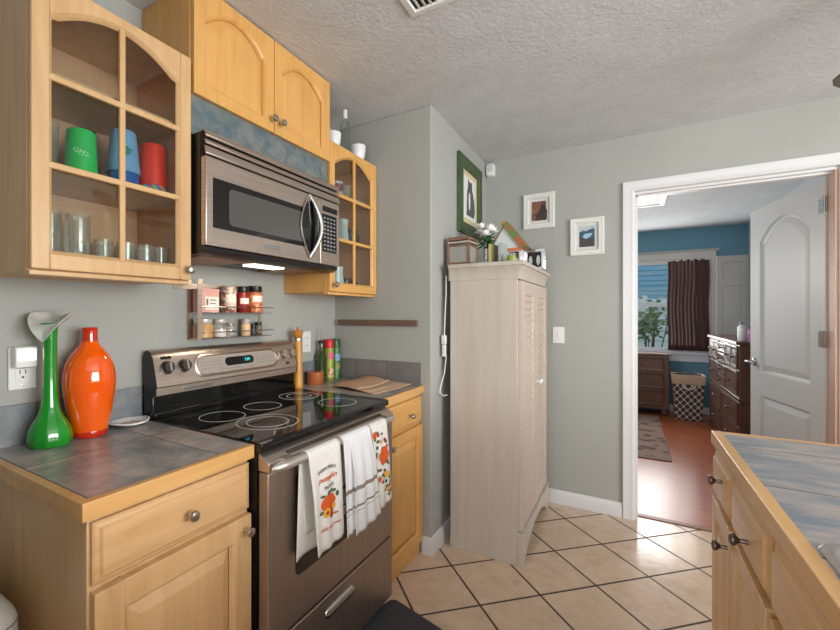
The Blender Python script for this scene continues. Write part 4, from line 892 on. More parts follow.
t = thing('ceiling_vent', 'white slatted air vent in the kitchen ceiling', 'vent', (1.04, 1.3, H - 0.01))
mb = MB()
vx0, vx1, vy0, vy1 = 0.883, 1.19, 1.14, 1.452
mb.loops([[(x, y, z) for x, y in ((vx0 + i, vy0 + i), (vx1 - i, vy0 + i), (vx1 - i, vy1 - i), (vx0 + i, vy1 - i))] for i, z in ((0, H - 0.001), (0.002, H - 0.008), (0.026, H - 0.012), (0.030, H - 0.004))], cap0=False, cap1=False)
part('frame', mb, white_pl, t)
part('duct_back', MB().box(vx0 + 0.028, vx1 - 0.028, vy0 + 0.028, vy1 - 0.028, H - 0.0035, H - 0.0005), black_mt, t)
for k in range(11):
    x = vx0 + 0.040 + k * 0.0225
    part('slat', MB().loops([[(x, y, H - 0.004), (x + 0.011, y, H - 0.010), (x + 0.012, y, H - 0.009), (x + 0.001, y, H - 0.003)] for y in (vy0 + 0.028, vy1 - 0.028)]), white_pl, t)

# ------------------------------------------------------------------ pantry cabinet
PX0, PX1, PY0, PY1 = 0.735, 1.100, 2.250, 3.060
t = thing('pantry_cabinet', 'tall distressed cream pantry cabinet with louvered doors and crown top', 'cabinet', (0.92, 2.65, 0))
part('side_panel', MB().box(PX0, PX1 - 0.001, PY0, PY0 + 0.02, 0, 1.50), pantry_m, t, bevel=0.002)
part('side_panel', MB().box(PX0, PX1 - 0.001, PY1 - 0.02, PY1, 0, 1.50), pantry_m, t, bevel=0.002)
part('back_panel', MB().box(PX0, PX0 + 0.01, PY0 + 0.02, PY1 - 0.02, 0.15, 1.49), pantry_m, t)
part('base_shelf', MB().box(PX0 + 0.01, PX1 - 0.002, PY0 + 0.02, PY1 - 0.02, 0.15, 0.168), pantry_m, t)
mb = MB()
cp_ = [(0, 1.486), (0.004, 1.488), (0.007, 1.513), (0.017, 1.543), (0.025, 1.550), (0.027, 1.554), (0.036, 1.557), (0.036, 1.573), (0.032, 1.578), (0, 1.578)]
path = [(PX0, PY0, 0, -1), (PX1, PY0, 1, -1), (PX1, PY1, 1, 1), (PX0, PY1, 0, 1)]
mb.loops([[(x + nx * d, y + ny * d, z) for d, z in cp_] for x, y, nx, ny in path])
mb.box(PX0 - 0.01, PX1, PY0, PY1, 1.49, 1.5775)
part('crown', mb, pantry_m, t)
sk = [(PY0, 0), (PY0 + 0.055, 0)] + [(PY0 + 0.055 + (PY1 - PY0 - 0.11) * k / 24, 0.105 * sin(pi * k / 24) ** 0.6) for k in range(1, 24)] + [(PY1 - 0.055, 0), (PY1, 0), (PY1, 0.165), (PY0, 0.165)]
part('skirt', MB().prism([(y, z) for y, z in sk], PX1 - 0.001, PX1 + 0.026, 'x').box(PX1 - 0.001, PX1 + 0.031, PY0 - 0.001, PY1 + 0.001, 0.158, 0.168), pantry_m, t, bevel=0.003)
tf = fx(PX1)
for u0, u1, ku in ((PY0 + 0.018, 2.653, 2.632), (2.657, PY1 - 0.018, 2.678)):
    mb, lip, ins = frame_mb(tf, u0, u1, 0.176, 1.478, 0.075, 0.09, 0.07, t=0.018)
    a, b = u0 + 0.076, u1 - 0.076
    mb.box(a, b, 0.26, 1.41, 0.002, 0.006)
    n = 30
    for k in range(n):
        z = 0.274 + k * 0.0378
        mb.loops([[(u, z, 0.0155), (u, z + 0.003, 0.0165), (u, z + 0.034, 0.006), (u, z + 0.031, 0.004)] for u in (a, b)])
    d = part('door', mb, pantry_d, t, 'pinkish cream louvered door', bevel=0.0015)
    knob(d, (PX1 + 0.018, ku, 0.905), 'x', white_cer)
t = thing('power_adapter', 'white plug adapter with its hanging cord behind the pantry cabinet', 'adapter', (0.7, 2.25, 1.1))
part('body', MB().box(0.692, 0.718, 2.222, 2.244, 1.135, 1.185), white_pl, t, bevel=0.004)
part('cord', MB().tube([(0.706, 2.262, 1.52), (0.707, 2.258, 1.42), (0.703, 2.252, 1.30), (0.701, 2.248, 1.20), (0.702, 2.250, 1.13), (0.706, 2.262, 1.06), (0.702, 2.245, 0.97), (0.696, 2.205, 0.90), (0.697, 2.190, 0.870), (0.703, 2.225, 0.845), (0.712, 2.262, 0.846)], 0.0035, 8), white_pl, t)
part('lower_plug', MB().box(0.695, 0.715, 2.226, 2.244, 1.065, 1.132), white_pl, t, bevel=0.003)

# things standing on the pantry cabinet
PT = 1.5785
cop = M('aged_copper', (150, 112, 92), 0.5, 0.3, (128, 96, 80), 18)
LX, LY, LA = 0.772, 2.345, radians(-2)
t = thing('lantern', 'square aged copper candle lantern with clear panes on the pantry cabinet', 'lantern', (LX, LY, PT))
def rot(x, y): return (LX + x * cos(LA) - y * sin(LA), LY + x * sin(LA) + y * cos(LA))
rtf = lambda x, y, z: (*rot(x, y), z)
hw, lh = 0.060, 0.148
mb = MB(rtf)
for sx in (-1, 1):
    for sy in (-1, 1): mb.box(sx * hw - 0.007, sx * hw + 0.007, sy * hw - 0.007, sy * hw + 0.007, PT + 0.001, PT + lh)
mb.box(-hw, hw, -hw, hw, PT + 0.001, PT + 0.010)
for z in (PT + 0.010, PT + lh - 0.04): mb.box(-hw, hw, -hw - 0.006, -hw + 0.004, z, z + 0.008).box(-hw, hw, hw - 0.004, hw + 0.006, z, z + 0.008).box(-hw - 0.006, -hw + 0.004, -hw, hw, z, z + 0.008).box(hw - 0.004, hw + 0.006, -hw, hw, z, z + 0.008)
mb.box(-hw - 0.010, hw + 0.010, -hw - 0.010, hw + 0.010, PT + lh - 0.006, PT + lh + 0.006)
part('frame', mb, cop, t, bevel=0.0015)
part('glass_pane', MB(rtf).box(-hw + 0.008, hw - 0.008, -hw - 0.001, -hw + 0.001, PT + 0.018, PT + lh - 0.04).box(hw - 0.001, hw + 0.001, -hw + 0.008, hw - 0.008, PT + 0.018, PT + lh - 0.04).box(-hw - 0.001, -hw + 0.001, -hw + 0.008, hw - 0.008, PT + 0.018, PT + lh - 0.04).box(-hw + 0.008, hw - 0.008, hw - 0.001, hw + 0.001, PT + 0.018, PT + lh - 0.04), thin_glass('lantern_glass', (226, 232, 230), 0.1, 0.02, 0.30), t)
part('candle', MB().lathe((LX, LY, PT), [(0, 0.011), (0.036, 0.011), (0.036, 0.085), (0.034, 0.088), (0, 0.086)], 24), M('blue_grey_wax', (150, 160, 158), 0.5), t)
mb = MB(rtf)
for s in (-1, 1):
    for k in range(9):
        u = -0.056 + k * 0.014; mb.lathe((u, s * (hw + 0.003), PT + lh - 0.019), [(0.0, -0.010), (0.008, -0.004), (0.008, 0.006), (0, 0.011)], 8); mb.lathe((s * (hw + 0.003), u, PT + lh - 0.019), [(0.0, -0.010), (0.008, -0.004), (0.008, 0.006), (0, 0.011)], 8)
part('trim_band', mb, M('tarnished_silver', (176, 168, 156), 0.4, 0.6), t)
part('roof', MB(rtf).loops([[(-h_, -h_, z), (h_, -h_, z), (h_, h_, z), (-h_, h_, z)] for h_, z in ((0.062, PT + lh + 0.006), (0.058, PT + lh + 0.014), (0.02, PT + lh + 0.020))]), cop, t)
FX_, FY_ = 0.868, 2.492
t = thing('flower_vase', 'clear bud vase with white flowers and green leaves on pantry cabinet', 'vase', (FX_, FY_, PT))
part('vase', MB().lathe((FX_, FY_, PT), [(0, 0.001), (0.030, 0.001), (0.031, 0.006), (0.012, 0.016), (0.014, 0.03), (0.019, 0.07), (0.022, 0.115), (0.0205, 0.115), (0.017, 0.07), (0.012, 0.03), (0, 0.02)], 24), drink_m, t)
R4 = random.Random(11); lm, fm = MB(), MB()
for k in range(40):
    a = R4.uniform(0, 2 * pi); l = R4.uniform(0.04, 0.065); e = R4.uniform(-0.5, 0.9); c = Vector((FX_, FY_, PT + R4.uniform(0.12, 0.19)))
    d_ = Vector((cos(a) * cos(e), sin(a) * cos(e), sin(e))); s_ = d_.cross(Vector((0, 0, 1))).normalized() * l * 0.3
    i = [lm.vert(c), lm.vert(c + d_ * l * 0.5 + s_), lm.vert(c + d_ * l - Vector((0, 0, 0.008))), lm.vert(c + d_ * l * 0.5 - s_)]; lm.face(i)
for k in range(7):
    a = k * 0.9 + 0.3; c = Vector((FX_ + 0.036 * cos(a), FY_ + 0.036 * sin(a), PT + 0.208 + 0.026 * sin(k * 2.1)))
    for p in range(12):
        b = 2 * pi * p / 6; up_ = 0.2 if p < 6 else 0.9
        d_ = Vector((cos(b) * cos(up_), sin(b) * cos(up_), sin(up_))); s_ = d_.cross(Vector((0, 0, 1))).normalized() * 0.012
        i = [fm.vert(c), fm.vert(c + d_ * 0.022 + s_ * 1.5), fm.vert(c + d_ * 0.042), fm.vert(c + d_ * 0.022 - s_ * 1.5)]; fm.face(i)
part('stems', MB().tube([(FX_, FY_, PT + 0.02), (FX_ + 0.004, FY_, PT + 0.20)], 0.002, 6).tube([(FX_, FY_, PT + 0.02), (FX_ - 0.02, FY_ + 0.02, PT + 0.20)], 0.002, 6), M('green_stem', (60, 100, 48), 0.6), t)
part('leaves', lm, M('green_leaf', (52, 96, 44), 0.5, c2=(38, 76, 36), scale=30), t, solid=0.001)
part('petals', fm, M('white_petal', (236, 236, 230), 0.6), t, solid=0.0012)
def slab(name, label, cat, cx, cy, wdt, dep, ht, ang, mats, lean=0.0):
    t = thing(name, label, cat, (cx, cy, PT))
    ca, sa = cos(ang), sin(ang)
    f = lambda u, v, w_: (cx + u * ca - w_ * sa, cy + u * sa + w_ * ca + lean * v, PT + 0.0005 + v)
    return t, f
t, f = slab('book', 'small upright booklet with olive and yellow cover beside the flower vase', 'book', 0.918, 2.475, 0, 0, 0, radians(80), None)
part('cover', MB(f).box(-0.052, 0.052, 0, 0.128, -0.008, 0.008), M('olive_cover', (120, 124, 84), 0.5, c2=(150, 140, 92), scale=14), t)
part('spine', MB(f).box(-0.0535, -0.052, 0, 0.128, -0.008, 0.008), M('yellow_spine', (206, 190, 128), 0.5), t)
t, f = slab('book', 'small upright booklet with pale grey green cover beside the birdhouse', 'book', 0.968, 2.480, 0, 0, 0, radians(82), None)
part('cover', MB(f).box(-0.045, 0.045, 0, 0.132, -0.008, 0.008), M('grey_green_cover', (160, 172, 162), 0.5), t)
part('spine', MB(f).box(-0.0465, -0.045, 0, 0.132, -0.008, 0.008), M('pale_blue_spine', (178, 188, 196), 0.5), t)
# birdhouse
BX, BY = 0.945, 2.70
t = thing('birdhouse', 'white birdhouse with colourful steep patterned roof on the pantry cabinet', 'birdhouse', (BX, BY, PT))
wb = M('white_painted_wood', (214, 218, 220), 0.6); od = M('orange_paint', (206, 120, 84), 0.6)
part('walls', MB().prism([(BX - 0.085, PT + 0.0005), (BX + 0.085, PT + 0.0005), (BX + 0.085, PT + 0.125), (BX - 0.01, PT + 0.262), (BX - 0.095, PT + 0.125)], BY - 0.06, BY + 0.06, 'y'), wb, t)
part('doorway', MB().box(BX + 0.025, BX + 0.078, BY - 0.0615, BY - 0.060, PT + 0.045, PT + 0.105), M('dark_doorway', (58, 46, 48), 0.6), t)
part('ledge', MB().box(BX + 0.015, BX + 0.092, BY - 0.068, BY - 0.055, PT + 0.108, PT + 0.128), od, t)
roofc = M('multicolour_roof', (176, 92, 56), 0.6, c2=(96, 128, 70), scale=16, lo=0.42, hi=0.56)
part('roof', MB().prism([(BX - 0.012, PT + 0.262), (BX + 0.090, PT + 0.122), (BX + 0.122, PT + 0.136), (BX + 0.006, PT + 0.296)], BY - 0.075, BY + 0.065, 'y').prism([(BX - 0.012, PT + 0.262), (BX - 0.1, PT + 0.122), (BX - 0.108, PT + 0.128), (BX - 0.012, PT + 0.272)], BY - 0.065, BY + 0.065, 'y'), [roofc], t)
part('ridge_knob', MB().lathe((BX - 0.012, BY - 0.05, PT), [(0.008, 0.268), (0.016, 0.280), (0.012, 0.294), (0.004, 0.302), (0, 0.303)], 16), M('yellow_paint', (206, 176, 70), 0.5), t)
t = thing('candle_jar', 'small lime green candle jar in front of birdhouse', 'jar', (1.030, 2.42, PT))
part('jar', MB().lathe((1.030, 2.42, PT), [(0, 0.0005), (0.026, 0.0005), (0.029, 0.004), (0.029, 0.036), (0.024, 0.042), (0.024, 0.052), (0.021, 0.053), (0, 0.05)], 24), M('lime_wax', (140, 152, 62), 0.3, coat=0.5), t)
part('lid', MB().lathe((1.030, 2.42, PT), [(0.0255, 0.0535), (0.026, 0.062), (0.010, 0.07), (0, 0.072)], 24), drink_m, t)
single('votive_glass', MB().lathe((1.070, 2.48, PT), glass_prof(0.030, 0.045), 24), drink_m, 'low clear glass votive between lime jar and mirrored frame', 'glass')
single('votive_glass', MB().lathe((1.050, 2.62, PT), glass_prof(0.030, 0.055), 24), drink_m, 'clear glass votive behind the low one, beside the mirrored frame', 'glass')
MX, MY = 1.082, 2.86
t = thing('photo_frame', 'mirrored photo frame with dark pictures standing on the pantry cabinet', 'picture frame', (MX, MY, PT))
mir = M('mirror_glass', (230, 232, 234), 0.06, 1.0)
f = fny(MY)
part('frame', MB(f).loops([[(u, v, h) for u, v in ((MX - 0.078 + i, PT + 0.0005 + i), (MX + 0.058 - i, PT + 0.0005 + i), (MX + 0.058 - i, PT + 0.150 - i), (MX - 0.078 + i, PT + 0.150 - i))] for i, h in ((0, 0), (0, 0.012), (0.012, 0.016), (0.024, 0.010), (0.025, 0.004))]), mir, t)
pc = part('picture', MB(f).box(MX - 0.050, MX + 0.030, PT + 0.028, PT + 0.122, 0.004, 0.0055), M('black_photo', (34, 34, 36), 0.2), t)
part('photo_figures', MB(f).prism(disc(MX - 0.032, PT + 0.07, 0.010, 0.028, 16), 0.0055, 0.006).prism(disc(MX + 0.014, PT + 0.07, 0.010, 0.030, 16), 0.0055, 0.006), M('pale_figures_photo', (190, 188, 186), 0.4), pc)
part('easel_back', MB(fny(MY + 0.0)).box(MX - 0.02, MX + 0.0, PT + 0.0005, PT + 0.10, -0.05, -0.001), black_mt, t)

# ------------------------------------------------------------------ island
IX, IY0, IY1 = 1.819, -1.3, 1.800
t = thing('island_cabinet', 'maple island cabinet with drawers and doors below the sink counter', 'cabinet', (2.25, 0.3, 0))
part('body', MB().box(1.8425, 2.70, IY0 + 0.01, IY1 - 0.002, 0.10, 0.74).box(1.8425, 2.70, 0.96, IY1 - 0.002, 0.74, 0.873).box(1.8425, 2.70, IY0 + 0.01, 0.36, 0.74, 0.873).box(1.8425, 1.890, 0.36, 0.96, 0.74, 0.873).box(2.425, 2.70, 0.36, 0.96, 0.74, 0.873).box(1.90, 2.66, IY0 + 0.05, IY1 - 0.05, 0, 0.10), maple, t, bevel=0.002)
tf = fnx(1.842)
for k, (u0, u1) in enumerate(((1.520, 1.794), (1.160, 1.498), (0.800, 1.130), (0.44, 0.77), (0.08, 0.41), (-0.28, 0.05))):
    d = drawer(t, tf, u0, u1, 0.716, 0.852, maple_h)
    if k < 2: knob(d, (1.821, (1.615, 1.305, 0.965)[k], (0.805, 0.768, 0.768)[k]), '-x', pewter)
    d = panel_door(t, tf, u0, u1, 0.115, 0.700, maple, 0.05)
    if k == 0: knob(d, (1.821, 1.545, 0.642), '-x', pewter)
t = thing('countertop', 'blue grey slate tiled island countertop with maple edge and sink', 'countertop', (2.25, 0.3, 0.875))
e = 0.024
part('tile_surface', MB().box(IX + e, 1.90, IY0 + e, IY1 - e, 0.8745, CZ).box(2.44, 2.74, IY0 + e, IY1 - e, 0.8745, CZ).box(1.90, 2.44, IY0 + e, 0.36, 0.8745, CZ).box(1.90, 2.44, 0.965, IY1 - e, 0.8745, CZ), isle_m, t, 'blue grey slate tiles')
part('wood_edge', MB().box(IX, IX + e, IY0, IY1, 0.8745, CZ + 0.001).box(IX + e, 2.74, IY1 - e, IY1, 0.8745, CZ + 0.001).box(IX + e, 2.74, IY0, IY0 + e, 0.8745, CZ + 0.001), edge_w, t, 'maple edging strip', bevel=0.002)
t = thing('sink', 'stainless steel drop-in sink set in the island counter', 'sink', (2.15, 0.65, 0.75))
def sl(i, z, r): return [(u, v, z) for u, v in rrect(1.850 + i, 2.46 - i, 0.33 + i, 1.008 - i, r, 6)]
part('basin', MB().loops([sl(0, CZ + 0.0015, 0.03), sl(0.004, CZ + 0.007, 0.03), sl(0.022, CZ + 0.008, 0.03), sl(0.046, CZ + 0.004, 0.05), sl(0.054, CZ - 0.01, 0.05), sl(0.062, 0.80, 0.05), sl(0.10, 0.775, 0.05), sl(0.2, 0.772, 0.05)], cap0=False), M('sink_steel', (190, 188, 186), 0.22, 1.0), t)
part('drain', MB().lathe((2.157, 0.664, 0.7725), [(0.045, 0), (0.045, 0.003), (0.03, 0.001), (0, 0.001)], 24), chrome, t)

# ------------------------------------------------------------------ floor mat, waste bin, ceiling fan
ma = radians(-13.8)
mtf = lambda x, y, z: (0.672 + x * cos(ma) - y * sin(ma), 1.692 + x * sin(ma) + y * cos(ma), z)
single('floor_mat', MB(mtf).loops([[(x, y, z) for x, y in rrect(i, 0.48 - i, -0.78 + i, -i, 0.03 - i * 0.5, 6)] for i, z in ((0, 0.0008), (0, 0.008), (0.012, 0.017), (0.02, 0.018))]), M('charcoal_foam', (62, 64, 68), 0.8, c2=(54, 56, 60), scale=60, bumps=0.2, bscale=300), 'charcoal cushioned kitchen mat on the tile floor before the range', 'mat')
t = thing('waste_bin', 'off-white waste bin with rounded lid beside the first base cabinet', 'bin', (0.25, 0.26, 0))
bm_ = M('off_white_plastic', (196, 196, 188), 0.45)
def bl(i, z, r=0.06): return [(u, v, z) for u, v in rrect(0.10 + i, 0.405 - i, 0.110 + i, 0.405 - i, max(0.01, r - i * 0.3), 8)]
part('bucket', MB().loops([bl(0.045, 0.0005), bl(0.04, 0.01), bl(0.012, 0.555), bl(0.012, 0.560)]), bm_, t)
part('lid', MB().loops([bl(0.0, 0.555), bl(-0.004, 0.567), bl(-0.004, 0.597), bl(0.003, 0.617), bl(0.022, 0.640), bl(0.06, 0.655), bl(0.11, 0.661)]), bm_, t)
part('lid_seam', MB().loops([bl(-0.0045, 0.596), bl(-0.0055, 0.598), bl(-0.0045, 0.600)], cap0=False, cap1=False), M('seam_shadow_grey', (110, 108, 104), 0.7), t)
FCX, FCY = 2.78, 1.92
t = thing('ceiling_fan', 'ceiling fan with dark blade tip just showing at the picture edge', 'fan', (FCX, FCY, H))
part('mount', MB().lathe((FCX, FCY, 0), [(0, H - 0.001), (0.07, H - 0.001), (0.06, H - 0.04), (0.013, H - 0.05), (0.013, 2.24), (0.09, 2.23), (0.10, 2.16), (0.06, 2.12), (0, 2.115)], 28), pewter, t)
bl_m = wood('fan_blade_wood', (96, 88, 76), (80, 72, 62), 'x', 0.5)
for k in range(5):
    a = radians(145 + 72 * k); c, s = cos(a), sin(a)
    f = lambda u, v, w_: (FCX + u * c - v * s, FCY + u * s + v * c, 2.175 + w_ + v * 0.18)
    part('blade', MB(f).prism([(0.10, -0.03), (0.20, -0.055), (0.60, -0.062), (0.642, -0.03), (0.65, 0), (0.642, 0.03), (0.60, 0.062), (0.20, 0.055), (0.10, 0.03)], -0.004, 0.004, 'z'), bl_m, t)

# ------------------------------------------------------------------ door to the bedroom (standing open)
hx_, hy_ = 2.497, 3.262; ex, ey = 2.341, 4.065
dv = Vector((ex - hx_, ey - hy_, 0)); DL = dv.length; du_ = dv / DL; nn = Vector((-du_.y, du_.x, 0))   # nn points to the kitchen side
dtf = lambda u, v, w_: (hx_ + du_.x * u + nn.x * w_, hy_ + du_.y * u + nn.y * w_, v)
door_paint = M('white_door_paint', (206, 204, 201), 0.45)
mb = MB(dtf)
b0, b1, z0, z1 = 0.0, DL, 0.012, 2.040
s0, s1 = 0.13, DL - 0.13
for sgn, w0 in ((1, 0.0),):
    mb.box(b0, s0, z0, z1, -0.035, 0).box(s1, b1, z0, z1, -0.035, 0).box(s0, s1, z0, 0.22, -0.035, 0).box(s0, s1, 0.74, 0.90, -0.035, 0)
    f = arch_fn(s0 - 0.02, s1 + 0.02, 1.80, 0.135); n = 24
    low = [(s0 + (s1 - s0) * k / n, f(s0 + (s1 - s0) * k / n)) for k in range(n + 1)]
    mb.prism(low + [(s1, z1), (s0, z1)], -0.035, 0)
    def pan(v0, top):
        L = []
        for d, h in ((-0.001, -0.0005), (0.010, -0.014), (0.018, -0.018), (0.055, -0.006), (0.060, -0.006)):
            tp = [(s0 + d + (u - s0) * (s1 - s0 - 2 * d) / (s1 - s0), v - d, h) for u, v in top]
            L.append([(s0 + d, v0 + d, h), (s1 - d, v0 + d, h)] + tp[::-1])
        mb.loops(L, cap0=False)
    pan(0.22, [(s0, 0.74), (s1, 0.74)]); pan(0.90, low)
    mb.box(s0, s1, 0.22, 1.86, -0.035, -0.02)
dr_ = struct('door_1', mb, door_paint, sharp=16)
hp_ = (DL - 0.065, 0.965)
part('handle', MB(dtf).loops([[(hp_[0] + r * cos(2 * pi * k / 20), hp_[1] + r * sin(2 * pi * k / 20), h) for k in range(20)] for r, h in ((0.03, 0), (0.03, 0.006), (0.012, 0.010), (0.011, 0.045))]).tube([(hp_[0] + 0.008, hp_[1], 0.045), (hp_[0] - 0.04, hp_[1] + 0.003, 0.052), (hp_[0] - 0.10, hp_[1] - 0.004, 0.050)], [0.011, 0.009, 0.007], 10), chrome, dr_)
part('strike_plate', MB(dtf).box(DL, DL + 0.001, hp_[1] - 0.03, hp_[1] + 0.03, -0.03, -0.006), chrome, dr_)
for z, m_ in ((1.905, chrome), (1.165, M('bronze_hinge', (150, 128, 116), 0.4, 0.7)), (0.25, chrome)):
    hm = MB(dtf).prism(rrect(0.002, 0.052, z - 0.045, z + 0.045, 0.008), 0.0, 0.003).tube([dtf_p for dtf_p in ((-0.004, z - 0.046, 0.004), (-0.004, z + 0.046, 0.004))], 0.006, 10)
    h_ = part('hinge', hm, m_, dr_)
    part('hinge_screws', MB(dtf).prism(disc(0.036, z + 0.027, 0.004, 0.004, 10), 0.003, 0.0036).prism(disc(0.036, z - 0.027, 0.004, 0.004, 10), 0.003, 0.0036).prism(disc(0.020, z, 0.004, 0.004, 10), 0.003, 0.0036), pewter, h_)

# ------------------------------------------------------------------ bedroom
tm = M('bedroom_trim_paint', (186, 182, 178), 0.5)
window('window_3', fny(7.0), 1.05, 2.44, 0.80, 2.03, 1)
struct('trim_6', MB().box(0.96, 1.05, 6.93, 6.95, 0.80, 2.03).box(2.44, 2.54, 6.93, 6.95, 0.80, 2.03).box(0.96, 2.545, 6.928, 6.95, 2.03, 2.12).loops([[(x, 6.95, 2.12), (x, 6.925, 2.12), (x, 6.90, 2.14), (x, 6.90, 2.148), (x, 6.95, 2.148)] for x in (0.93, 2.575)]), tm)
struct('trim_7', MB().box(0.93, 2.50, 6.90, 6.95, 0.775, 0.805).box(0.96, 2.47, 6.932, 6.95, 0.68, 0.775).box(1.05, 2.44, 6.962, 6.99, 1.405, 1.452), M('window_sill_paint', (206, 210, 216), 0.4))
t = thing('curtain', 'dark brown curtain gathered at the side of bedroom window', 'curtain', (2.25, 6.88, 0.83))
def curt(i, j): return (2.035 + 0.432 * i + 0.006 * sin(9 * j), 6.878 + 0.013 * sin(i * 2 * pi * 5.5 + 0.5 * sin(3 * j)) * (0.6 + 0.4 * j), 0.828 + 1.186 * (1 - j) + 0.006 * sin(i * 40) * (1 if j < 0.01 else 0))
part('panel', MB().grid(curt, 110, 14), M('brown_curtain_fabric', (80, 50, 42), 0.85, c2=(56, 38, 38), scale=3, stretch=(14, 1, 0.5)), t, solid=0.003)
part('rod', MB().tube([(1.0, 6.885, 2.012), (2.475, 6.885, 2.012)], 0.007, 10), white_pl, t)
# closet door on the far wall
cm = M('closet_door_paint', (172, 170, 168), 0.5)
mb, lip, ins = frame_mb(fny(6.925), 2.556, 2.852, 0.01, 1.78, 0.055, 0.08, 0.07, t=0.02)
def cdoor():
    mb = MB(fny(6.925)); u0, u1 = 2.552, 2.856
    rows = ((0.12, 0.85), (1.0, 1.665), (1.745, 1.965)); st = 0.05; t_ = 0.02
    mb.box(u0, u0 + st, 0.01, 2.045, 0, t_).box(u1 - st, u1, 0.01, 2.045, 0, t_)
    zs = [0.01] + [z for r in rows for z in r] + [2.045]
    for a, b in zip(zs[0::2], zs[1::2]): mb.box(u0 + st, u1 - st, a, b, 0, t_)
    for a, b in rows:
        mb.loops([[(u, v, h) for u, v in ((u0 + st + i, a + i), (u1 - st - i, a + i), (u1 - st - i, b - i), (u0 + st + i, b - i))] for i, h in ((0, 0.0195), (0.010, 0.012), (0.034, 0.017), (0.036, 0.017))], cap0=False)
    mb.box(u0 + st, u1 - st, 0.1, 1.97, 0, 0.006)
    return mb
struct('door_2', cdoor(), cm)
struct('trim_8', MB().box(2.538, 2.552, 6.915, 6.95, 0, 2.05), trim_m)
t = thing('ceiling_panel', 'white framed access panel in the bedroom ceiling', 'ceiling panel', (1.75, 4.98, H - 0.01))
part('panel', MB().box(1.52, 1.86, 4.72, 5.24, H - 0.008, H - 0.001), M('panel_white', (200, 200, 198), 0.5), t)
part('frame', MB().ring((1.69, 4.98, 0), 0.01, 0.005, H - 0.002, H - 0.001, 4).box(1.48, 1.52, 4.68, 5.28, H - 0.016, H - 0.001).box(1.86, 1.90, 4.68, 5.28, H - 0.016, H - 0.001).box(1.52, 1.86, 4.68, 4.72, H - 0.016, H - 0.001).box(1.52, 1.86, 5.24, 5.28, H - 0.016, H - 0.001), trim_m, t, bevel=0.003)
# low dresser under the window
t = thing('dresser', 'low dark wood three drawer dresser under the bedroom window', 'dresser', (1.65, 6.72, 0))
part('body', MB().box(1.25, 2.030, 6.565, 6.885, 0.085, 0.775), dark_wood_v, t, bevel=0.003)
part('top', MB().box(1.23, 2.050, 6.545, 6.90, 0.775, 0.797), M('dresser_top_gloss', (112, 84, 74), 0.2, c2=(96, 70, 62), scale=8), t, bevel=0.004)
for k, (a, b) in enumerate(((0.575, 0.745), (0.35, 0.545), (0.13, 0.325))):
    tf = fny(6.565)
    d = part('drawer', MB(tf).loops([[(u, v, h) for u, v in ((1.29 + i, a + i), (1.975 - i, a + i), (1.975 - i, b - i), (1.29 + i, b - i))] for i, h in ((0, 0), (0, 0.012), (0.008, 0.016), (0.02, 0.010), (0.022, 0.010))]), dark_wood, t)
    for kx in (1.46, 1.80): part('pull', MB().lathe((kx, 6.555, (a + b) / 2), [(0.006, 0), (0.006, 0.012), (0.014, 0.02), (0.012, 0.026), (0, 0.028)], 16, '-y'), pewter, d)
for x in (1.29, 1.985):
    for y in (6.61, 6.84): part('foot', MB().lathe((x, y, 0), [(0.02, 0.0005), (0.038, 0.012), (0.042, 0.04), (0.03, 0.065), (0.034, 0.085)], 20), dark_wood_v, t)
# hamper
t = thing('laundry_hamper', 'brown lattice patterned laundry hamper with beige liner beside the low dresser', 'hamper', (2.21, 6.55, 0))
def lattice():
    m, nt, p = newmat('lattice_fabric'); p.inputs['Roughness'].default_value = 0.9
    s = nd(nt, 'ShaderNodeSeparateXYZ'); nt.links.new(nd(nt, 'ShaderNodeNewGeometry').outputs['Position'], s.inputs[0])
    P = 0.072
    xy = math_(nt, 'ADD', s.outputs[0], s.outputs[1])
    cx = math_(nt, 'COSINE', math_(nt, 'MULTIPLY', xy, 2 * pi / P)); cz = math_(nt, 'COSINE', math_(nt, 'MULTIPLY', s.outputs[2], 2 * pi / 0.085))
    f = math_(nt, 'ABSOLUTE', math_(nt, 'ADD', cx, cz))
    nt.links.new(mix(nt, rng(nt, f, 0.28, 0.42), lin((200, 190, 180)), lin((76, 56, 50))), p.inputs['Base Color']); return m
def hl(s_, z): return [(2.213 + sx * s_ * 0.165, 6.55 + sy * s_ * 0.13, z) for sx, sy in ((-1, -1), (1, -1), (1, 1), (-1, 1))]
part('basket', MB().loops([hl(0.80, 0.0006), hl(0.94, 0.46)]), lattice(), t, bevel=0.01)
part('liner_cuff', MB().loops([hl(0.98, 0.445), hl(0.99, 0.45), hl(1.02, 0.555), hl(1.0, 0.562), hl(0.93, 0.552), hl(0.9, 0.50)], cap0=False), M('beige_liner', (188, 160, 136), 0.9), t, bevel=0.006)
part('laundry', MB().grid(lambda i, j: (2.07 + 0.29 * i, 6.44 + 0.22 * j, 0.535 + 0.05 * sin(pi * i) * sin(pi * j) + 0.01 * sin(17 * i + 9 * j)), 16, 12), M('dark_laundry', (44, 42, 48), 0.9), t)
part('handle', MB().tube([(2.15, 6.414, 0.44), (2.165, 6.408, 0.405), (2.21, 6.404, 0.385), (2.26, 6.404, 0.40), (2.285, 6.41, 0.44)], 0.011, 8), M('rope_handle', (196, 184, 168), 0.9), t)
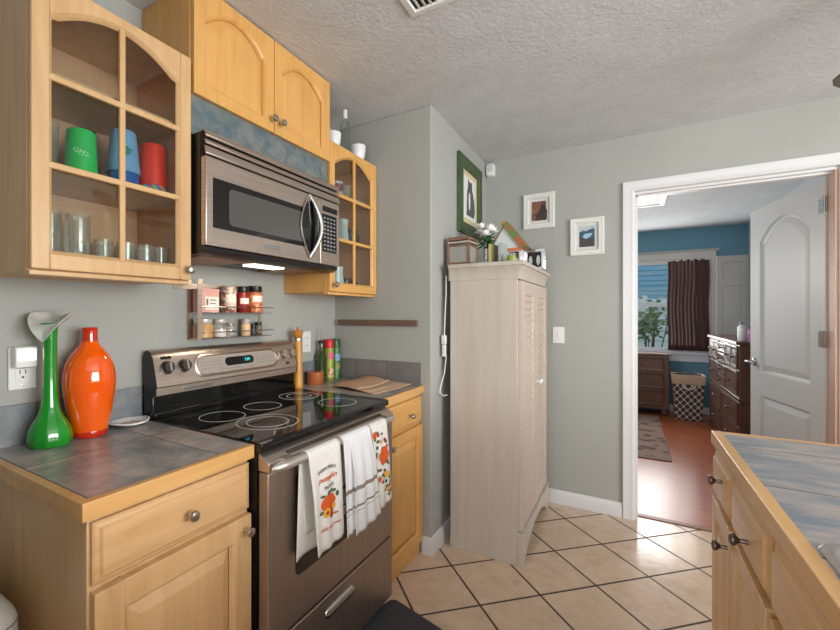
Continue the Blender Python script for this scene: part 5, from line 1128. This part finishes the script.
# chest of drawers against the right wall
t = thing('chest_of_drawers', 'tall dark wood chest with panelled drawers behind the open door', 'chest of drawers', (2.62, 5.6, 0))
cx0, cy0, cy1 = 2.415, 4.84, 6.34
part('body', MB().box(cx0, 2.852, cy0, cy1, 0.04, 1.035).box(cx0 - 0.012, 2.852, cy0 - 0.012, cy1 + 0.012, 0.0, 0.07).box(cx0 - 0.010, 2.852, cy0 - 0.010, cy1 + 0.010, 0.535, 0.565), dark_wood_v, t, bevel=0.004)
part('top', MB().box(cx0 - 0.03, 2.855, cy0 - 0.03, cy1 + 0.03, 1.035, 1.065), dark_wood_v, t, bevel=0.006)
tf = fnx(cx0); gl_w = wood('chest_drawer_front', (96, 64, 50), (76, 48, 38), 'y', 0.36)
def cd(u0, u1, v0, v1):
    d = part('drawer', MB(tf).loops([[(u, v, h) for u, v in ((u0 + i, v0 + i), (u1 - i, v0 + i), (u1 - i, v1 - i), (u0 + i, v1 - i))] for i, h in ((0, 0), (0, 0.014), (0.012, 0.020), (0.035, 0.012), (0.037, 0.012))]), gl_w, t)
    part('pull', MB().lathe((cx0 - 0.010, (u0 + u1) / 2, (v0 + v1) / 2), [(0.006, 0), (0.006, 0.018), (0.016, 0.026), (0.013, 0.034), (0, 0.036)], 14, '-x'), pewter, d)
for u0, u1 in ((4.87, 5.12), (5.13, 5.38), (5.80, 6.05), (6.06, 6.31)): cd(u0, u1, 0.815, 1.02)
for u0, u1 in ((4.87, 5.38), (5.80, 6.31)): cd(u0, u1, 0.585, 0.80)
for k in range(4): cd(5.40, 5.78, 0.585 + 0.109 * k, 0.685 + 0.109 * k)
for v0, v1 in ((0.09, 0.295), (0.315, 0.52)):
    cd(4.87, 5.58, v0, v1); cd(5.60, 6.31, v0, v1)
CT = 1.0655
t = thing('lotion_bottle', 'white bottle with dark cap standing on the tall chest', 'bottle', (2.452, 4.99, CT), 'toiletries on the tall chest')
part('bottle', MB().lathe((2.452, 4.99, CT), [(0, 0.0005), (0.026, 0.0005), (0.028, 0.004), (0.028, 0.12), (0.018, 0.135), (0.012, 0.138)], 20), white_pl, t)
part('cap', MB().lathe((2.452, 4.99, CT), [(0.0145, 0.138), (0.0145, 0.165), (0, 0.166)], 16), M('grey_cap', (120, 122, 126), 0.4), t)
t = thing('spray_bottle', 'purple and pink patterned bottle beside white bottle on chest', 'bottle', (2.500, 4.90, CT), 'toiletries on the tall chest')
part('bottle', MB().lathe((2.500, 4.90, CT), [(0, 0.0005), (0.026, 0.0005), (0.028, 0.004), (0.028, 0.09), (0.016, 0.11), (0.012, 0.112)], 20), M('purple_label', (150, 90, 160), 0.4, c2=(206, 150, 180), scale=26), t)
part('cap', MB().lathe((2.500, 4.90, CT), [(0.0145, 0.112), (0.0145, 0.135), (0, 0.136)], 16), M('violet_cap', (96, 60, 140), 0.4), t)
t = thing('lotion_bottle', 'second white bottle at the door side of the tall chest', 'bottle', (2.440, 4.915, CT), 'toiletries on the tall chest')
part('bottle', MB().lathe((2.440, 4.915, CT), [(0, 0.0005), (0.022, 0.0005), (0.024, 0.004), (0.024, 0.10), (0.014, 0.115), (0.010, 0.117)], 20), white_pl, t)
part('cap', MB().lathe((2.440, 4.915, CT), [(0.012, 0.117), (0.012, 0.145), (0, 0.146)], 16), white_pl, t)
rm, nt, p = newmat('floral_rug_pile'); p.inputs['Roughness'].default_value = 0.95
v_ = nd(nt, 'ShaderNodeTexVoronoi'); v_.inputs['Scale'].default_value = 7.5; nt.links.new(coords(nt), v_.inputs[0])
n_f = rng(nt, math_(nt, 'ADD', v_.outputs[0], math_(nt, 'MULTIPLY', noise(nt, coords(nt), 30, 5), 1.1)), 0.80, 0.98)
nt.links.new(mix(nt, n_f, lin((84, 66, 58)), lin((138, 112, 98))), p.inputs['Base Color'])
single('rug', MB().box(0.75, 1.915, 4.55, 6.47, 0.0008, 0.010), rm, 'brown floral rug on the bedroom floor before the low dresser', 'rug', bevel=0.003)

# ------------------------------------------------------------------ outside the bedroom window
struct('ground_outside', MB().box(-4, 8, 7.1, 14, -0.3, -0.2), M('lawn', (110, 128, 84), 0.9))
t = thing('neighbour_house', 'blue weathered house siding seen outside through the bedroom window', 'house', (2, 11, -0.2))
mb = MB()
for k in range(16): mb.loops([[(x, 10.98, 1.60 + k * 0.11), (x, 10.96, 1.60 + k * 0.11), (x, 10.975, 1.71 + k * 0.11), (x, 10.99, 1.71 + k * 0.11)] for x in (-3, 7)])
mb.box(-3, 7, 10.99, 11.1, -0.2, 3.4)
part('siding', mb, M('blue_siding', (96, 146, 172), 0.6, c2=(150, 150, 150), scale=2.2, stretch=(1, 1, 6), lo=0.5, hi=0.75), t)
t = thing('garden_fence', 'white horizontal board fence outside the bedroom window', 'fence', (2, 9.6, -0.2))
for k in range(9): part('board', MB().box(-2, 6, 9.58, 9.60, -0.19 + k * 0.2, -0.005 + k * 0.2), M('white_fence_paint', (176, 188, 190), 0.6) if k == 0 else bpy.data.materials['white_fence_paint'], t)
for k in range(5): part('post', MB().box(-2 + k * 1.9, -1.9 + k * 1.9, 9.60, 9.68, -0.2, 1.66), bpy.data.materials['white_fence_paint'], t)
t = thing('shrub', 'leafy green shrub outside the bedroom window', 'shrub', (1.75, 8.3, -0.2))
R5 = random.Random(21); lm, bm2 = MB(), MB()
for s in range(9):
    a = R5.uniform(0, 2 * pi); top = Vector((1.82 + 0.42 * cos(a) * R5.random(), 8.3 + 0.25 * sin(a), R5.uniform(1.0, 1.58)))
    base = Vector((1.8, 8.3, -0.2)); bm2.tube([base, (base + top) / 2 + Vector((0.05, 0, 0.1)), top], [0.014, 0.009, 0.004], 6)
    for k in range(46):
        f_ = R5.uniform(0.80, 1.06); c = base + (top - base) * f_ + Vector((R5.gauss(0, 0.07), R5.gauss(0, 0.07), R5.gauss(0, 0.05)))
        b = R5.uniform(0, 2 * pi); e_ = R5.uniform(-0.9, 0.5); l = R5.uniform(0.07, 0.13)
        d_ = Vector((cos(b) * cos(e_), sin(b) * cos(e_), sin(e_))); sd = d_.cross(Vector((R5.gauss(0, 1), R5.gauss(0, 1), 1))).normalized() * l * 0.2
        i = [lm.vert(c), lm.vert(c + d_ * l * 0.5 + sd), lm.vert(c + d_ * l), lm.vert(c + d_ * l * 0.5 - sd)]; lm.face(i)
part('branches', bm2, M('bark', (86, 66, 50), 0.8), t)
part('foliage', lm, M('shrub_leaf', (62, 96, 52), 0.5, c2=(110, 140, 84), scale=8), t, solid=0.002)
